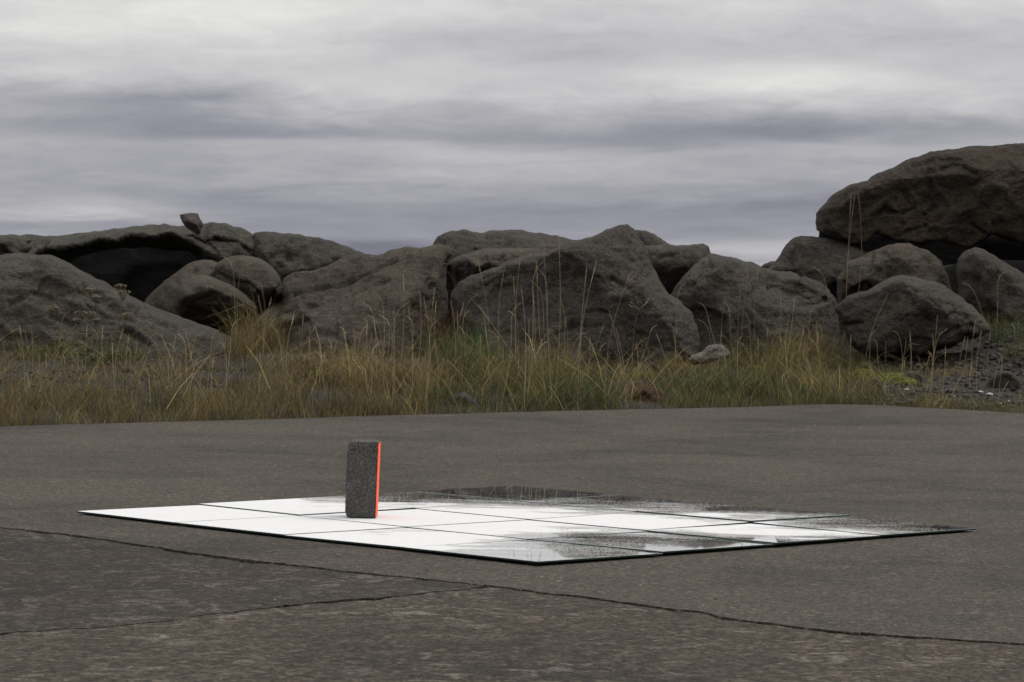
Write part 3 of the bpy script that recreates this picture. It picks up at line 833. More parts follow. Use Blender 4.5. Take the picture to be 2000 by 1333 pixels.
# --- front left
boulder('boulder', 16.9, [(-140, 505), (-40, 500), (10, 499), (40, 497), (70, 497), (95, 499), (118, 507), (150, 525), (185, 545), (230, 568), (280, 593), (330, 612), (380, 630), (420, 645), (450, 660), (464, 675), (468, 700, .1), (455, 740, .5), (300, 760, .7), (-140, 760, .7)],
        [(20, 520, .2), (90, 515, .2), (140, 545, .34), (60, 570, .42), (200, 570, .3), (180, 600, .5), (260, 600, .36), (-40, 560, .35), (20, 640, .46), (-60, 640, .44), (250, 640, .55), (320, 635, .42), (320, 670, .5), (400, 660, .4), (430, 690, .45), (150, 680, .50), (380, 710, .5), (210, 720, .54)], M_ROCK,
        'big boulder at the left edge sloping down to the right in front of the hollow', 37, h=.0092, thick=1.5, rf=.05, pits=10,
        grooves=[([(250, 612), (290, 622), (330, 640)], .02, .035), ([(240, 645), (265, 658), (290, 672)], .02, .06), ([(190, 560), (215, 566)], .015, .02), ([(20, 600), (60, 575), (100, 585)], .02, .02), ([(100, 620), (140, 635)], .02, .03)])

# --- smaller stones on the verge
boulder('stone', 16.3, [(1346, 703), (1352, 695), (1372, 688), (1382, 675), (1396, 671), (1412, 675), (1424, 688), (1426, 696), (1410, 703), (1380, 710), (1355, 712)],
        [(1395, 685, .06), (1375, 697, .08), (1410, 692, .06)], M_PALE, 'pale small stone on the soil at the right foot of the peaked boulder', 41, thick=.16, rf=.03, amp=.5, pits=0, h=.008, group='', cat='stone')
boulder('stone', 15.1, [(1205, 815), (1215, 775), (1235, 758), (1262, 755), (1290, 765), (1305, 785), (1312, 815)], [(1260, 785, .10)], M_EARTH,
        'reddish brown earthy hump with dry roots beside the asphalt edge', 42, thick=.3, rf=.08, amp=1.2, pits=6, h=.01, group='', cat='earth mound')
boulder('stone', 14.2, [(868, 820), (872, 790), (885, 772), (905, 768), (928, 780), (940, 800), (942, 822)], [(905, 792, .07)], M_BLUE,
        'bluish rounded stone half hidden in green grass by the asphalt', 43, thick=.25, rf=.06, amp=.6, pits=3, h=.01, group='', cat='stone')
for i, (px, py, r_, lab) in enumerate([(1782, 738, 26, 'flat dark stone in the gravel below the tilted front right boulder'), (1960, 742, 34, 'dark stone on the gravel at the right edge'), (1690, 716, 20, 'dark stone tucked under the left end of the tilted boulder'),
                                       (245, 722, 16, 'small grey stone at the foot of the left boulder behind the stalks'), (585, 706, 24, 'grey stone under the lower left of the slanted slab'), (640, 712, 18, 'small dark stone below the slanted slab'),
                                       (300, 780, 15, 'small stone in the left grass')][:6]):
    x_, y_, z_ = terrain_hit(px, py + r_ * .5)
    boulder('stone', y_ + .05, [(px - r_, py + r_ * .6), (px - r_ * .9, py), (px - r_ * .3, py - r_ * .5), (px + r_ * .4, py - r_ * .45), (px + r_ * .95, py), (px + r_, py + r_ * .6)],
            [(px, py, r_ * .0015)], M_ROCK, lab, 50 + i, thick=r_ * .004, rf=r_ * .0012, amp=.5, pits=1, h=.009, group='stones on the verge', cat='stone')

# gravel on the verge
pts, sz, cl = [], [], []
def gravel_patch(n, x0, x1, y0, y1, smin, smax):
    k = 0
    while k < n:
        px, py = rng.uniform(x0, x1), rng.uniform(y0, y1)
        x_, y_, z_ = terrain_hit(px, py)
        s = smin + (smax - smin) * rng.random() ** 3
        pts.append((x_, y_ + rng.uniform(-.05, .05), z_ + s * .2)); sz.append(s)
        c0 = rng.uniform(.02, .075); cl.append((c0 * 1.04, c0, c0 * .94) if rng.random() > .01 else (.42, .40, .36)); k += 1
gravel_patch(2600, 1690, 2060, 600, 800, .006, .028)
gravel_patch(450, -20, 480, 685, 770, .006, .022)
gravel_patch(400, 540, 720, 680, 740, .006, .022)
gravel_patch(600, 1180, 1420, 690, 760, .006, .022)
scatter_stones('gravel', pts, sz, cl, 'dark angular gravel between the grass and the boulders', 'gravel')
for (px, py, s_, lab) in [(1770, 763, .014, 'white shell fragment on the gravel left of the other shell'), (1913, 768, .016, 'white shell fragment nearest the right edge of the gravel'), (1862, 776, .011, 'cream pebble between the two white shell fragments'), (1838, 797, .009, 'tiny white pebble right at the asphalt edge'),
                          (1975, 724, .009, 'small upright white pebble high on the right gravel bank'), (278, 689, .011, 'white pebble below the sloping left boulder')]:
    x_, y_, z_ = terrain_hit(px, py)
    vv, ff = PEB[3]
    o = new_mesh('white_pebble', vv * s_ * (1.2, 1, .6), ff, mat_plain('white_shell', (.55, .52, .47), .8, noise_amt=.15, nscale=100), True, loc=(x_, y_ - .02, z_ + s_ * .5))
    tag(o, lab, 'pebble', 'white pebbles and shell bits')

# ------------------------------------------------------------------ grass
DRY = np.array([(.25, .19, .075), (.20, .155, .06), (.16, .12, .05), (.29, .23, .11), (.19, .16, .06), (.22, .16, .08)])
OLIVE = np.array([(.13, .125, .04), (.10, .105, .032), (.16, .14, .05), (.20, .16, .06)])
GREEN = np.array([(.055, .085, .025), (.04, .07, .022), (.075, .10, .03), (.10, .11, .045), (.16, .14, .07)])
BROWN = np.array([(.13, .085, .04), (.10, .065, .033), (.17, .11, .055), (.08, .055, .03)])


def blades(name, P, H, W, lean, pal, label, bow=0.5):
    """P (n,3) roots; ribbons of 3 bent segments, each blade its own tint"""
    n = len(P)
    ang = rng.uniform(0, 2 * np.pi, n)
    dirv = np.stack([np.cos(ang), np.sin(ang), np.zeros(n)], 1)
    face = rng.uniform(0, np.pi, n)
    wv = np.stack([np.cos(face), np.sin(face) * .6, np.zeros(n)], 1)
    col = pal * rng.uniform(.55, 1.4, (n, 1)) * (1 + .8 * np.clip(fbm(P, 4.5, 3), -.7, .8))[:, None]
    big_ = rng.random(n) < .05
    W = np.where(big_, W * 1.6, W); col = col * np.where(big_, 1.35, .92)[:, None]; H = np.where(big_, H * 1.25, H)
    V_, K_ = [], []
    for k, (t_, wd) in enumerate([(0, 1), (.35, .85), (.7, .55), (1, 0.08)]):
        bend = lean * (t_ ** (1 + bow))
        c_ = P + dirv * (H * bend)[:, None]
        c_[:, 2] += H * t_ * np.sqrt(np.clip(1 - (bend * .75) ** 2, .08, 1))
        for sg in (-1, 1):
            V_.append(c_ + wv * (W * wd * sg * .5)[:, None]); K_.append(col * (0.8 + .25 * t_))
    V_ = np.stack(V_, 1); K_ = np.stack(K_, 1)
    f0 = np.array([(0, 1, 3, 2), (2, 3, 5, 4), (4, 5, 7, 6)])
    F_ = (np.arange(n)[:, None, None] * 8 + f0[None]).reshape(-1, 4)
    o = new_mesh(name, V_.reshape(-1, 3), F_, M_GRASS, False, kind='stuff', colors=K_.reshape(-1, 3))
    return tag(o, label, 'grass')


def field(n, xr, f_density):
    """random roots on the verge; f_density(px-ish x, t) in 0..1; t = 0 at asphalt edge, 1 at boulders"""
    x = rng.uniform(xr[0], xr[1], n); t_ = rng.uniform(0, 1.15, n)
    ye = edge_y(x); yr = np.interp(x, [-3, 2.5], [16.4, 17.4])
    y = ye + .015 + t_ * (yr - ye)
    px = 1000 + x / y * F
    p3 = np.stack([x, y, np.zeros(n)], 1)
    d = f_density(px, t_, p3)
    k = rng.random(n) < d
    x, y, t_, px = x[k], y[k], t_[k], px[k]
    z = terrain(x, y) - .005
    return np.stack([x, y, z], 1), t_, px


def bump_(x, c_, w_): return np.exp(-((x - c_) / w_) ** 2)

def green_zone(px): return np.clip(ss((px - 820) / 90) * (1 - ss((px - 1530) / 160)), 0, 1)

# dense tawny fringe along the asphalt and loose dry cover
def dens_dry(px, t_, p3):
    n = fbm(p3, 2.3, 3) * .6 + fbm(p3, 11, 2) * .5
    fr = .8 * np.exp(-(t_ / .13) ** 2) * (1 - .8 * green_zone(px))
    left = (.50 * (px < 860) + .22 * (px > 1480) * (px < 1760)) * (1 - ss((t_ - .7) / .3))
    mid = .12 * green_zone(px)
    d = fr * (.9 + .5 * n) + (left + mid) * np.clip(.7 + 3.4 * n, 0, 2.4)
    d = np.where(px > 1760, .95 * np.exp(-(t_ / .17) ** 2) + .07 * np.clip(.5 + 2.5 * n, 0, 1.5), d)
    return np.clip(d, 0, 1)
P, t_, px = field(150000, (-3.0, 3.4), dens_dry)
n = len(P)
H = rng.uniform(.035, .10, n) * (1 + .25 * (px < 860) * (t_ < .3)) * (1 - .35 * (px > 1650)) * np.where(t_ > .3, .62, 1); H *= (1 + .6 * np.clip(fbm(P, 5, 2), -.5, .8))
pal = DRY[rng.integers(0, len(DRY), n)]
br = (fbm(P, 3.1, 3) > .15) | (rng.random(n) < .25)
pal = np.where(br[:, None], BROWN[rng.integers(0, len(BROWN), n)], pal)
ol = (rng.random(n) < .22 + .25 * (fbm(P, 4, 2) > .1)) | ((px > 1400) & (rng.random(n) < .35))
pal = np.where(ol[:, None], OLIVE[rng.integers(0, len(OLIVE), n)], pal)
blades('dry_grass', P, H, rng.uniform(.0012, .0028, n), rng.uniform(.1, .95, n), pal, 'short tawny dry grass fringe along the far edge of the asphalt')


def dens_green(px, t_, p3):
    n = fbm(p3, 2.6, 3) * .6 + fbm(p3, 10, 2) * .5
    d = green_zone(px) * np.where(t_ < .7, .55, .25) * np.clip(.9 + 2.8 * n, 0, 2.2)
    d = d + bump_(px, 1600, 90) * .35 * (t_ < .9)
    d = d * (1 - bump_(px, 1262, 48) * (t_ < .5) * .92)
    d = d + .10 * (px < 820) * np.clip(n + .5, 0, 1)
    return np.clip(d, 0, 1)
P, t_, px = field(110000, (-3.0, 3.2), dens_green)
n = len(P)
H = rng.uniform(.035, .10, n) * (1 + .9 * bump_(px, 890, 70) * ss(t_ * 2)); H *= (1 + .5 * np.clip(fbm(P, 5, 2), -.5, .8))
pal = GREEN[rng.integers(0, len(GREEN), n)]
ol = rng.random(n) < .30 + .3 * ss(t_ * 1.4)
pal = np.where(ol[:, None], OLIVE[rng.integers(0, len(OLIVE), n)], pal)
dr = rng.random(n) < .10 + .25 * ss(t_ * 1.3)
pal = np.where(dr[:, None], DRY[rng.integers(0, len(DRY), n)] * .75, pal)
blades('green_grass', P, H, rng.uniform(.0014, .0034, n), rng.uniform(.2, 1.0, n), pal, 'darker green grass at the foot of the peaked boulder', bow=.8)

# tufts of longer tangled grass at given places (photo pixel of the foot, radius m, height m, palette)
TUFTS = [(505, 690, .16, .30, DRY, 450), (470, 700, .10, .22, DRY, 200), (600, 730, .20, .18, DRY, 300), (760, 760, .25, .22, DRY, 600), (700, 740, .2, .20, DRY, 350), (820, 770, .18, .22, DRY, 400), (880, 700, .14, .30, BROWN, 450), (900, 730, .2, .28, GREEN, 650),
         (930, 745, .16, .22, GREEN, 450), (1000, 760, .2, .22, OLIVE, 420), (1060, 770, .2, .24, OLIVE, 450), (1080, 740, .15, .25, DRY, 250), (1130, 790, .2, .16, GREEN, 350), (1290, 715, .10, .12, OLIVE, 260), (1320, 730, .12, .12, DRY, 250), (1340, 770, .18, .14, GREEN, 350),
         (1420, 770, .2, .17, GREEN, 400), (1480, 720, .25, .18, OLIVE, 500), (1560, 700, .2, .22, DRY, 450), (1600, 680, .14, .20, OLIVE, 350), (1650, 640, .10, .26, OLIVE, 260), (1660, 610, .08, .20, BROWN, 160), (1640, 720, .2, .14, OLIVE, 350), (1700, 740, .2, .10, OLIVE, 300),
         (1850, 590, .08, .14, GREEN, 130), (1880, 620, .12, .12, GREEN, 200), (1980, 660, .2, .14, GREEN, 420), (1940, 625, .14, .13, OLIVE, 300), (1995, 700, .14, .10, OLIVE, 220), (1860, 735, .12, .07, DRY, 140), (1400, 640, .08, .16, OLIVE, 120), (60, 705, .14, .12, OLIVE, 260), (230, 700, .14, .13, GREEN, 260), (1950, 640, .1, .10, OLIVE, 160), (1790, 600, .05, .10, DRY, 50), (130, 700, .12, .12, OLIVE, 200), (450, 690, .1, .16, DRY, 120), (860, 790, .15, .12, GREEN, 300), (1820, 800, .1, .08, DRY, 100),
         (655, 760, .2, .14, BROWN, 300), (540, 770, .2, .13, DRY, 300), (380, 790, .2, .10, OLIVE, 250), (640, 745, .12, .07, OLIVE, 160)]
TP, TH, TC = [], [], []
for (px, py, r_, h_, pal, cnt) in TUFTS:
    x_, y_, z_ = terrain_hit(px, py)
    a = rng.uniform(0, 6.28, cnt); rr = r_ * np.sqrt(rng.random(cnt))
    xx = x_ + rr * np.cos(a); yy = y_ + rr * np.sin(a)
    yy = np.maximum(yy, edge_y(xx) + .02)
    TP.append(np.stack([xx, yy, np.maximum(terrain(xx, yy), z_ - .03) - .005], 1)); TH.append(h_ * rng.uniform(.45, 1.15, cnt)); TC.append(pal[rng.integers(0, len(pal), cnt)])
P = np.concatenate(TP); n = len(P)
blades('tufted_grass', P, np.concatenate(TH), rng.uniform(.0012, .003, n), rng.uniform(.15, 1.25, n), np.concatenate(TC), 'longer tangled grass tufts growing at the foot of the boulders', bow=1.0)

# dead straw lying criss-cross
n = 1500
x = rng.uniform(-2.9, 2.2, n); y = edge_y(x) + .03 + rng.uniform(0, 1, n) * (15.8 - edge_y(x))
P = np.stack([x, y, terrain(x, y) + rng.uniform(.01, .08, n)], 1)
blades('straw', P, rng.uniform(.12, .32, n), rng.uniform(.0012, .0022, n), rng.uniform(.9, 1.3, n), DRY[rng.integers(0, len(DRY), n)] * 1.15, 'fallen pale straw lying criss-cross in the verge', bow=.1)

# moss cushions
pts, sz, cl = [], [], []
for (px, py, r_, cnt) in [(1690, 735, .10, 500), (1740, 742, .12, 700), (1262, 740, .09, 300), (625, 738, .12, 300), (1480, 728, .10, 260), (1520, 715, .1, 200), (1770, 750, .07, 250)]:
    x_, y_, z_ = terrain_hit(px, py)
    for _ in range(cnt):
        a = rng.uniform(0, 6.28); rr = r_ * rng.random() ** .6
        xx, yy = x_ + rr * math.cos(a), y_ + rr * math.sin(a) * 1.4
        s = rng.uniform(.004, .010)
        pts.append((xx, yy, float(terrain(np.array([xx]), np.array([yy]))[0]) + .03 * (1 - (rr / r_) ** 2))); sz.append(s)
        c0 = rng.uniform(.6, 1.3); cl.append((.12 * c0, .13 * c0, .025 * c0))
scatter_stones('moss', pts, sz, cl, 'yellow green moss cushions on the verge soil', 'moss')

# ------------------------------------------------------------------ tall stalks with seed heads
STALKS = [(1062, 470, 1078, 800), (1091, 460, 1082, 790), (1036, 495, 1028, 790), (1048, 510, 1068, 800), (1018, 488, 1010, 740), (1071, 507, 1080, 790), (933, 508, 958, 720), (985, 525, 985, 730), (1003, 541, 1008, 730),
          (1146, 522, 1128, 800), (1165, 512, 1135, 770), (1225, 548, 1183, 800), (1249, 587, 1235, 730), (1190, 606, 1225, 803), (1324, 543, 1318, 710), (996, 581, 975, 803), (1095, 581, 1105, 720), (919, 569, 895, 710),
          (1040, 562, 1028, 780), (1018, 560, 1022, 780), (935, 598, 1060, 797), (1180, 631, 1125, 760), (1139, 642, 1095, 745), (1157, 673, 1185, 745), (1282, 653, 1305, 725), (1273, 631, 1240, 715), (1378, 617, 1388, 760),
          (1203, 642, 1225, 800), (1033, 627, 1030, 775), (948, 640, 950, 760), (906, 600, 900, 720), (893, 610, 890, 720), (1060, 540, 1070, 760), (1105, 620, 1112, 740), (1008, 600, 1015, 750), (968, 640, 975, 760),
          (727, 583, 735, 765), (778, 580, 775, 800), (788, 537, 782, 720), (820, 568, 790, 808), (828, 584, 826, 800), (849, 562, 832, 795), (756, 552, 744, 765), (744, 560, 742, 745), (852, 589, 860, 730), (758, 606, 770, 790),
          (769, 602, 765, 800), (881, 589, 885, 765), (621, 629, 560, 765), (541, 632, 555, 745), (574, 615, 560, 735), (592, 614, 575, 735), (672, 635, 675, 715), (721, 617, 722, 720), (708, 629, 692, 745), (716, 635, 700, 755),
          (726, 650, 705, 750), (510, 552, 512, 690), (504, 578, 512, 690), (530, 582, 515, 690), (730, 627, 765, 790), (810, 610, 806, 770), (840, 620, 842, 760), (797, 600, 800, 790), (735, 605, 745, 790), (648, 660, 655, 730), (690, 640, 688, 740),
          (604, 660, 612, 740), (616, 655, 630, 740), (555, 660, 560, 745),
          (38, 636, 48, 765), (49, 648, 50, 765), (122, 601, 95, 735), (142, 645, 115, 725), (7, 670, 5, 765), (170, 638, 165, 730), (192, 641, 190, 730), (201, 638, 212, 745), (240, 645, 225, 745), (252, 654, 240, 745), (297, 645, 270, 745),
          (325, 669, 305, 735), (343, 657, 335, 755), (359, 647, 365, 765), (437, 662, 440, 765), (266, 669, 262, 755), (385, 694, 370, 765), (292, 685, 200, 797), (455, 491, 462, 680), (474, 493, 468, 680), (128, 690, 135, 760), (90, 690, 92, 750),
          (418, 700, 415, 770), (330, 690, 328, 770), (25, 690, 30, 790), (60, 700, 52, 800), (155, 680, 160, 780), (410, 680, 400, 760),
          (1449, 525, 1440, 710), (1462, 518, 1443, 710), (1482, 513, 1478, 700), (1552, 583, 1530, 710), (1525, 574, 1518, 700), (1417, 576, 1417, 700), (1376, 583, 1415, 700), (1426, 585, 1438, 710), (1462, 597, 1470, 750), (1584, 606, 1578, 780),
          (1595, 628, 1590, 720), (1602, 511, 1625, 640), (1676, 372, 1650, 620), (1662, 383, 1648, 620), (1669, 385, 1660, 600), (1734, 576, 1688, 700), (1775, 610, 1760, 725), (1831, 617, 1815, 765), (1836, 635, 1818, 788), (1905, 628, 1905, 775),
          (1917, 646, 1908, 765), (1935, 646, 1930, 765), (1890, 660, 1880, 765), (1714, 660, 1722, 735), (1777, 651, 1778, 745), (1847, 678, 1840, 785), (1662, 655, 1656, 788), (1892, 546, 1933, 640), (1948, 525, 1945, 640), (1822, 655, 1812, 780), (1730, 668, 1735, 735),
          (1500, 640, 1505, 730), (1540, 620, 1538, 730), (1570, 640, 1560, 740), (1440, 650, 1437, 770), (1480, 660, 1470, 770), (1885, 658, 1872, 770), (1957, 710, 1950, 790), (1970, 745, 1945, 795), (1768, 700, 1770, 790), (1700, 640, 1702, 745)]
extra = []
for _ in range(70):
    bx = random.uniform(-5, 1995)
    if 1200 < bx < 1330 and random.random() < .7: continue
    by = 800 + (833 - 800) * max(0, (900 - bx) / 900) - random.uniform(8, 70)
    ht = random.uniform(40, 110) * (1.3 if bx < 900 else 1.0)
    extra.append((bx + random.uniform(-18, 18), by - ht, bx, by))
ZONES = [(-20, 85, 'leftmost clump of dry grass stalks, in front of the left boulder'), (85, 290, 'dry grass stalks standing around the flowering yarrow'), (290, 452, 'loose row of dry stalks before the tail of the left sloping boulder'),
         (452, 535, 'tall thin grass stalks in front of the dark gap beside the domed trio'), (535, 640, 'bent pale grass stalks below the lower left end of the slanted slab'), (640, 752, 'dry stalks with drooping heads before the slanted slab front'),
         (752, 815, 'dense upright dry stalks before the middle of the slanted slab'), (815, 872, 'dry stalks in front of the right end of the slanted slab'), (872, 965, 'dry stalks before the dark cleft left of the peaked boulder'),
         (965, 1050, 'tall straight stalks before the left flank of the peaked boulder'), (1050, 1092, 'tallest bundle of golden stalks before the peaked boulder'), (1092, 1160, 'pair of tall pale stalks right of the tallest bundle'),
         (1160, 1258, 'sparse branching stalks left of the reddish earth hump'), (1258, 1400, 'thin stalks beside the pale small stone'), (1400, 1490, 'stalks before the left half of the wide low boulder'), (1490, 1600, 'stalks before the right half of the wide low boulder'),
         (1600, 1675, 'very tall thin stalks reaching up across the huge brown boulder'), (1675, 1750, 'dry stalks before the left face of the tilted front right boulder'), (1750, 1800, 'few stalks before the middle of the tilted front right boulder'),
         (1800, 1862, 'bundle of golden stalks under the right end of the tilted boulder'), (1862, 2010, 'rightmost dry stalks on the gravel')]


def tube(path, radii, sides=5):
    path = np.asarray(path); n = len(path)
    tng = np.gradient(path, axis=0); tng /= np.linalg.norm(tng, axis=1, keepdims=True) + 1e-9
    a1 = np.cross(tng, (0, 1, 0.1)); a1 /= np.linalg.norm(a1, axis=1, keepdims=True) + 1e-9
    a2 = np.cross(tng, a1)
    V_, F_ = [], []
    for k in range(sides):
        an = 2 * math.pi * k / sides
        V_.append(path + (a1 * math.cos(an) + a2 * math.sin(an)) * np.asarray(radii)[:, None])
    V_ = np.stack(V_, 1).reshape(-1, 3)
    for i in range(n - 1):
        for k in range(sides):
            k2 = (k + 1) % sides
            F_.append((i * sides + k, i * sides + k2, (i + 1) * sides + k2, (i + 1) * sides + k))
    F_.append(tuple(range(sides))[::-1]); F_.append(tuple((n - 1) * sides + k for k in range(sides)))
    return V_, F_


def seed_head_mesh(path, L, thick_, pts_n=34):
    """spike of small pointed florets along the tip of a stalk"""
    V_, F_ = tube(path, [thick_ * .35] * len(path), 4)
    V_ = list(map(tuple, V_)); F_ = list(F_)
    path = np.asarray(path)
    for i in range(pts_n):
        t_ = random.random() ** .8
        k = t_ * (len(path) - 1); i0 = min(int(k), len(path) - 2); f = k - i0
        c_ = path[i0] * (1 - f) + path[i0 + 1] * f
        tg = path[i0 + 1] - path[i0]; tg = tg / (np.linalg.norm(tg) + 1e-9)
        a = random.uniform(0, 6.28)
        w_ = thick_ * (math.sin(min(1, t_ * 1.15 + .12) * math.pi) ** .5 + .25) * .9
        side = np.array([math.cos(a), math.sin(a) * .8, 0]); side = side - tg * (side @ tg)
        l_ = random.uniform(.006, .011)
        tip = c_ + side * w_ + tg * l_
        pr = np.cross(tg, side) * .0013
        b0 = len(V_)
        V_ += [tuple(c_), tuple(c_ + side * w_ * .7 + tg * l_ * .4 + pr), tuple(tip), tuple(c_ + side * w_ * .7 + tg * l_ * .4 - pr)]
        F_ += [(b0, b0 + 1, b0 + 2), (b0, b0 + 2, b0 + 3), (b0 + 1, b0 + 3, b0 + 2)]
    return np.array(V_), F_


clumps = []
for (x0, x1, lab) in ZONES:
    mem = [s for s in STALKS + extra if x0 <= s[2] < x1]
    if not mem: continue
    hits = []
    for s in mem:
        hx, hy, hz = terrain_hit(s[2], s[3])
        lim = 17.75 if 1600 < s[2] < 1700 and s[3] < 660 else (17.6 if s[2] > 1920 else (17.0 if s[2] > 1350 else 16.6))
        if hy > lim:
            q_ = at(s[2], s[3], lim); hx, hy = float(q_[0]), lim
            hz = min(float(q_[2]), float(terrain(np.array([hx]), np.array([hy]))[0]))
        hits.append((hx, hy, hz))
    cx_, cy_, cz_ = np.mean(hits, axis=0)
    root = empty('tall_grass', (float(cx_), float(cy_), float(cz_)), lab, 'grass stalks', 'tall dry grass stalks on the verge')
    base = np.array(root.location)
    for s, h_ in zip(mem, hits):
        b_ = np.array(h_) - (0, 0, .01)
        yoff = random.uniform(-.12, .12)
        tip = at(s[0], s[1], h_[1] + yoff)
        L = np.linalg.norm(tip - b_)
        t_ = np.linspace(0, 1, 12)[:, None]
        bowv = random.uniform(-.06, .06) * L
        path = b_ + (tip - b_) * t_ + np.array([1, .4, 0]) * bowv * (np.sin(t_ * math.pi))
        hook = random.random() < .33
        if hook:
            dirx = random.choice([-1, 1]) if abs(s[0] - s[2]) < 6 else math.copysign(1, s[0] - s[2])
            path[:, 0] += dirx * .035 * L / .4 * (np.clip((t_[:, 0] - .78) / .22, 0, 1) ** 2)
            path[:, 2] -= .02 * L / .4 * (np.clip((t_[:, 0] - .85) / .15, 0, 1) ** 2)
        r0 = random.uniform(.0011, .0017)
        V_, F_ = tube(path, np.linspace(r0, r0 * .55, 12), 4)
        V_ = list(map(tuple, V_)); F_ = list(F_)
        # a thin dead leaf or two on the stalk
        if L > .25:
            for _ in range(random.choice([0, 1, 1, 2])):
                i0 = random.randint(1, 5); c_ = path[i0]; a = random.uniform(0, 6.28); ll = random.uniform(.06, .14)
                b0 = len(V_)
                d_ = np.array([math.cos(a), math.sin(a) * .6, 0])
                p1 = c_ + d_ * ll * .35 + (0, 0, ll * .5); p2 = c_ + d_ * ll * .9 + (0, 0, ll * random.uniform(-.1, .7))
                V_ += [tuple(c_), tuple(p1 + (0, 0, .0016)), tuple(p1 - (0, 0, .0016)), tuple(p2)]
                F_ += [(b0, b0 + 1, b0 + 2), (b0 + 1, b0 + 3, b0 + 2)]
        so = new_mesh('stalk', np.array(V_) - base, F_, M_STALK, False, parent=root)
        # head
        if s[:2] == (1225, 548) or s[:2] == (1249, 587):     # open panicle
            HV, HF = [], []
            top = path[-1]
            for _ in range(7):
                a = random.uniform(-1, 1); st = path[-1] - (path[-1] - path[-2]) * random.uniform(0, 1.5)
                e = st + np.array([a * .045, random.uniform(-.02, .02), random.uniform(.0, .05)])
                v2, f2 = tube(np.linspace(st, e, 3), [.0008] * 3, 3)
                o0 = len(HV); HV += list(map(tuple, v2)); HF += [tuple(i + o0 for i in f) for f in f2]
                v2, f2 = seed_head_mesh(np.linspace(e, e + np.array([a * .015, 0, .01]), 3), .02, .0025, 8)
                o0 = len(HV); HV += list(map(tuple, v2)); HF += [tuple(i + o0 for i in f) for f in f2]
            HV = np.array(HV)
        else:
            hl_ = min(max(.055, L * random.uniform(.13, .19)), .11)
            seg = path[::-1]
            acc = np.concatenate([[0], np.cumsum(np.linalg.norm(np.diff(seg, axis=0), axis=1))])
            tt_ = np.linspace(0, hl_, 6)
            hp_ = np.stack([np.interp(tt_, acc, seg[:, k]) for k in range(3)], 1)[::-1]
            HV, HF = seed_head_mesh(hp_, hl_, random.uniform(.0022, .0040))
        ho = new_mesh('seed_head', HV - base, HF, M_HEAD if random.random() < .6 else M_HEAD2, False, parent=so)

# ------------------------------------------------------------------ yarrow
M_YST = mat_plain('yarrow_stem', (.10, .085, .04), .8, noise_amt=.3, nscale=20)
M_YLF = mat_plain('yarrow_leaf', (.045, .058, .018), .8, noise_amt=.4, nscale=20)
M_YFL = mat_plain('yarrow_flower', (.20, .155, .11), .9, noise_amt=.5, nscale=140)
yb = terrain_hit(190, 712)
yr_ = empty('yarrow', yb, 'flowering yarrow with flat brownish flower heads in front of the left boulder', 'wildflower')
ybase = np.array(yb)
for (tx, ty, wd) in [(236, 556, 13), (243, 568, 15), (103, 597, 11), (98, 603, 8), (175, 562, 10), (187, 577, 9), (158, 608, 14), (178, 610, 12), (238, 613, 20), (250, 612, 13), (150, 622, 9), (188, 622, 9)]:
    Yd = yb[1] + random.uniform(-.08, .08)
    tip = at(tx, ty, Yd)
    foot = ybase + (random.uniform(-.07, .07) + (tx - 180) * .0006, random.uniform(-.05, .05), -.01)
    t_ = np.linspace(0, 1, 8)[:, None]
    path = foot + (tip - foot) * t_ + np.array([1, 0, 0]) * np.sin(t_ * math.pi) * (tx - 175) * .0003
    path[-1, 2] -= .012
    V_, F_ = tube(path, np.linspace(.0024, .0014, 8), 5)
    V_ = list(map(tuple, V_)); F_ = list(F_)
    HV, HF = [], []
    wm = wd / F * Yd
    for k in range(26):
        a = random.uniform(0, 6.28); rr = wm * math.sqrt(random.random())
        c_ = tip + np.array([rr * math.cos(a), rr * math.sin(a), -.010 * (rr / wm) ** 2 + random.uniform(-.004, .004)])
        v2, f2 = tube(np.linspace(path[-2], c_, 3), [.0007] * 3, 3)
        o0 = len(V_); V_ += list(map(tuple, v2)); F_ += [tuple(i + o0 for i in f) for f in f2]
        vv, ff = PEB[k % 10]
        o0 = len(HV); HV += list(map(tuple, vv * random.uniform(.0032, .0058) + c_)); HF += [tuple(int(i) + o0 for i in f) for f in ff]
    st_o = new_mesh('stem', np.array(V_) - ybase, F_, M_YST, False, parent=yr_)
    new_mesh('flower_head', np.array(HV) - ybase, HF, M_YFL, True, parent=st_o)
# feathery leaves as one foliage part
LV, LF = [], []
for k in range(190):
    c_ = ybase + np.array([random.gauss(0, .12), random.gauss(0, .08), random.uniform(0, .16) * random.random()])
    a = random.uniform(0, 6.28); d_ = np.array([math.cos(a), math.sin(a), random.uniform(.2, 1.4)]); d_ /= np.linalg.norm(d_)
    side = np.cross(d_, (0, 0, 1)); side /= np.linalg.norm(side) + 1e-9
    ll = random.uniform(.05, .12)
    for j_ in range(9):
        f = (j_ + 1) / 10; q_ = c_ + d_ * ll * f + np.array([0, 0, -.03 * f * f])
        for sg in (-1, 1):
            w_ = .014 * (1 - abs(f - .45)) * sg
            b0 = len(LV)
            LV += [tuple(q_), tuple(q_ + side * w_ + d_ * .006 + (0, 0, .001)), tuple(q_ + side * w_ * .8 + d_ * .010)]
            LF.append((b0, b0 + 1, b0 + 2))
lo = new_mesh('foliage', np.array(LV) - ybase, LF, M_YLF, False, parent=yr_)
lo['kind'] = 'stuff'

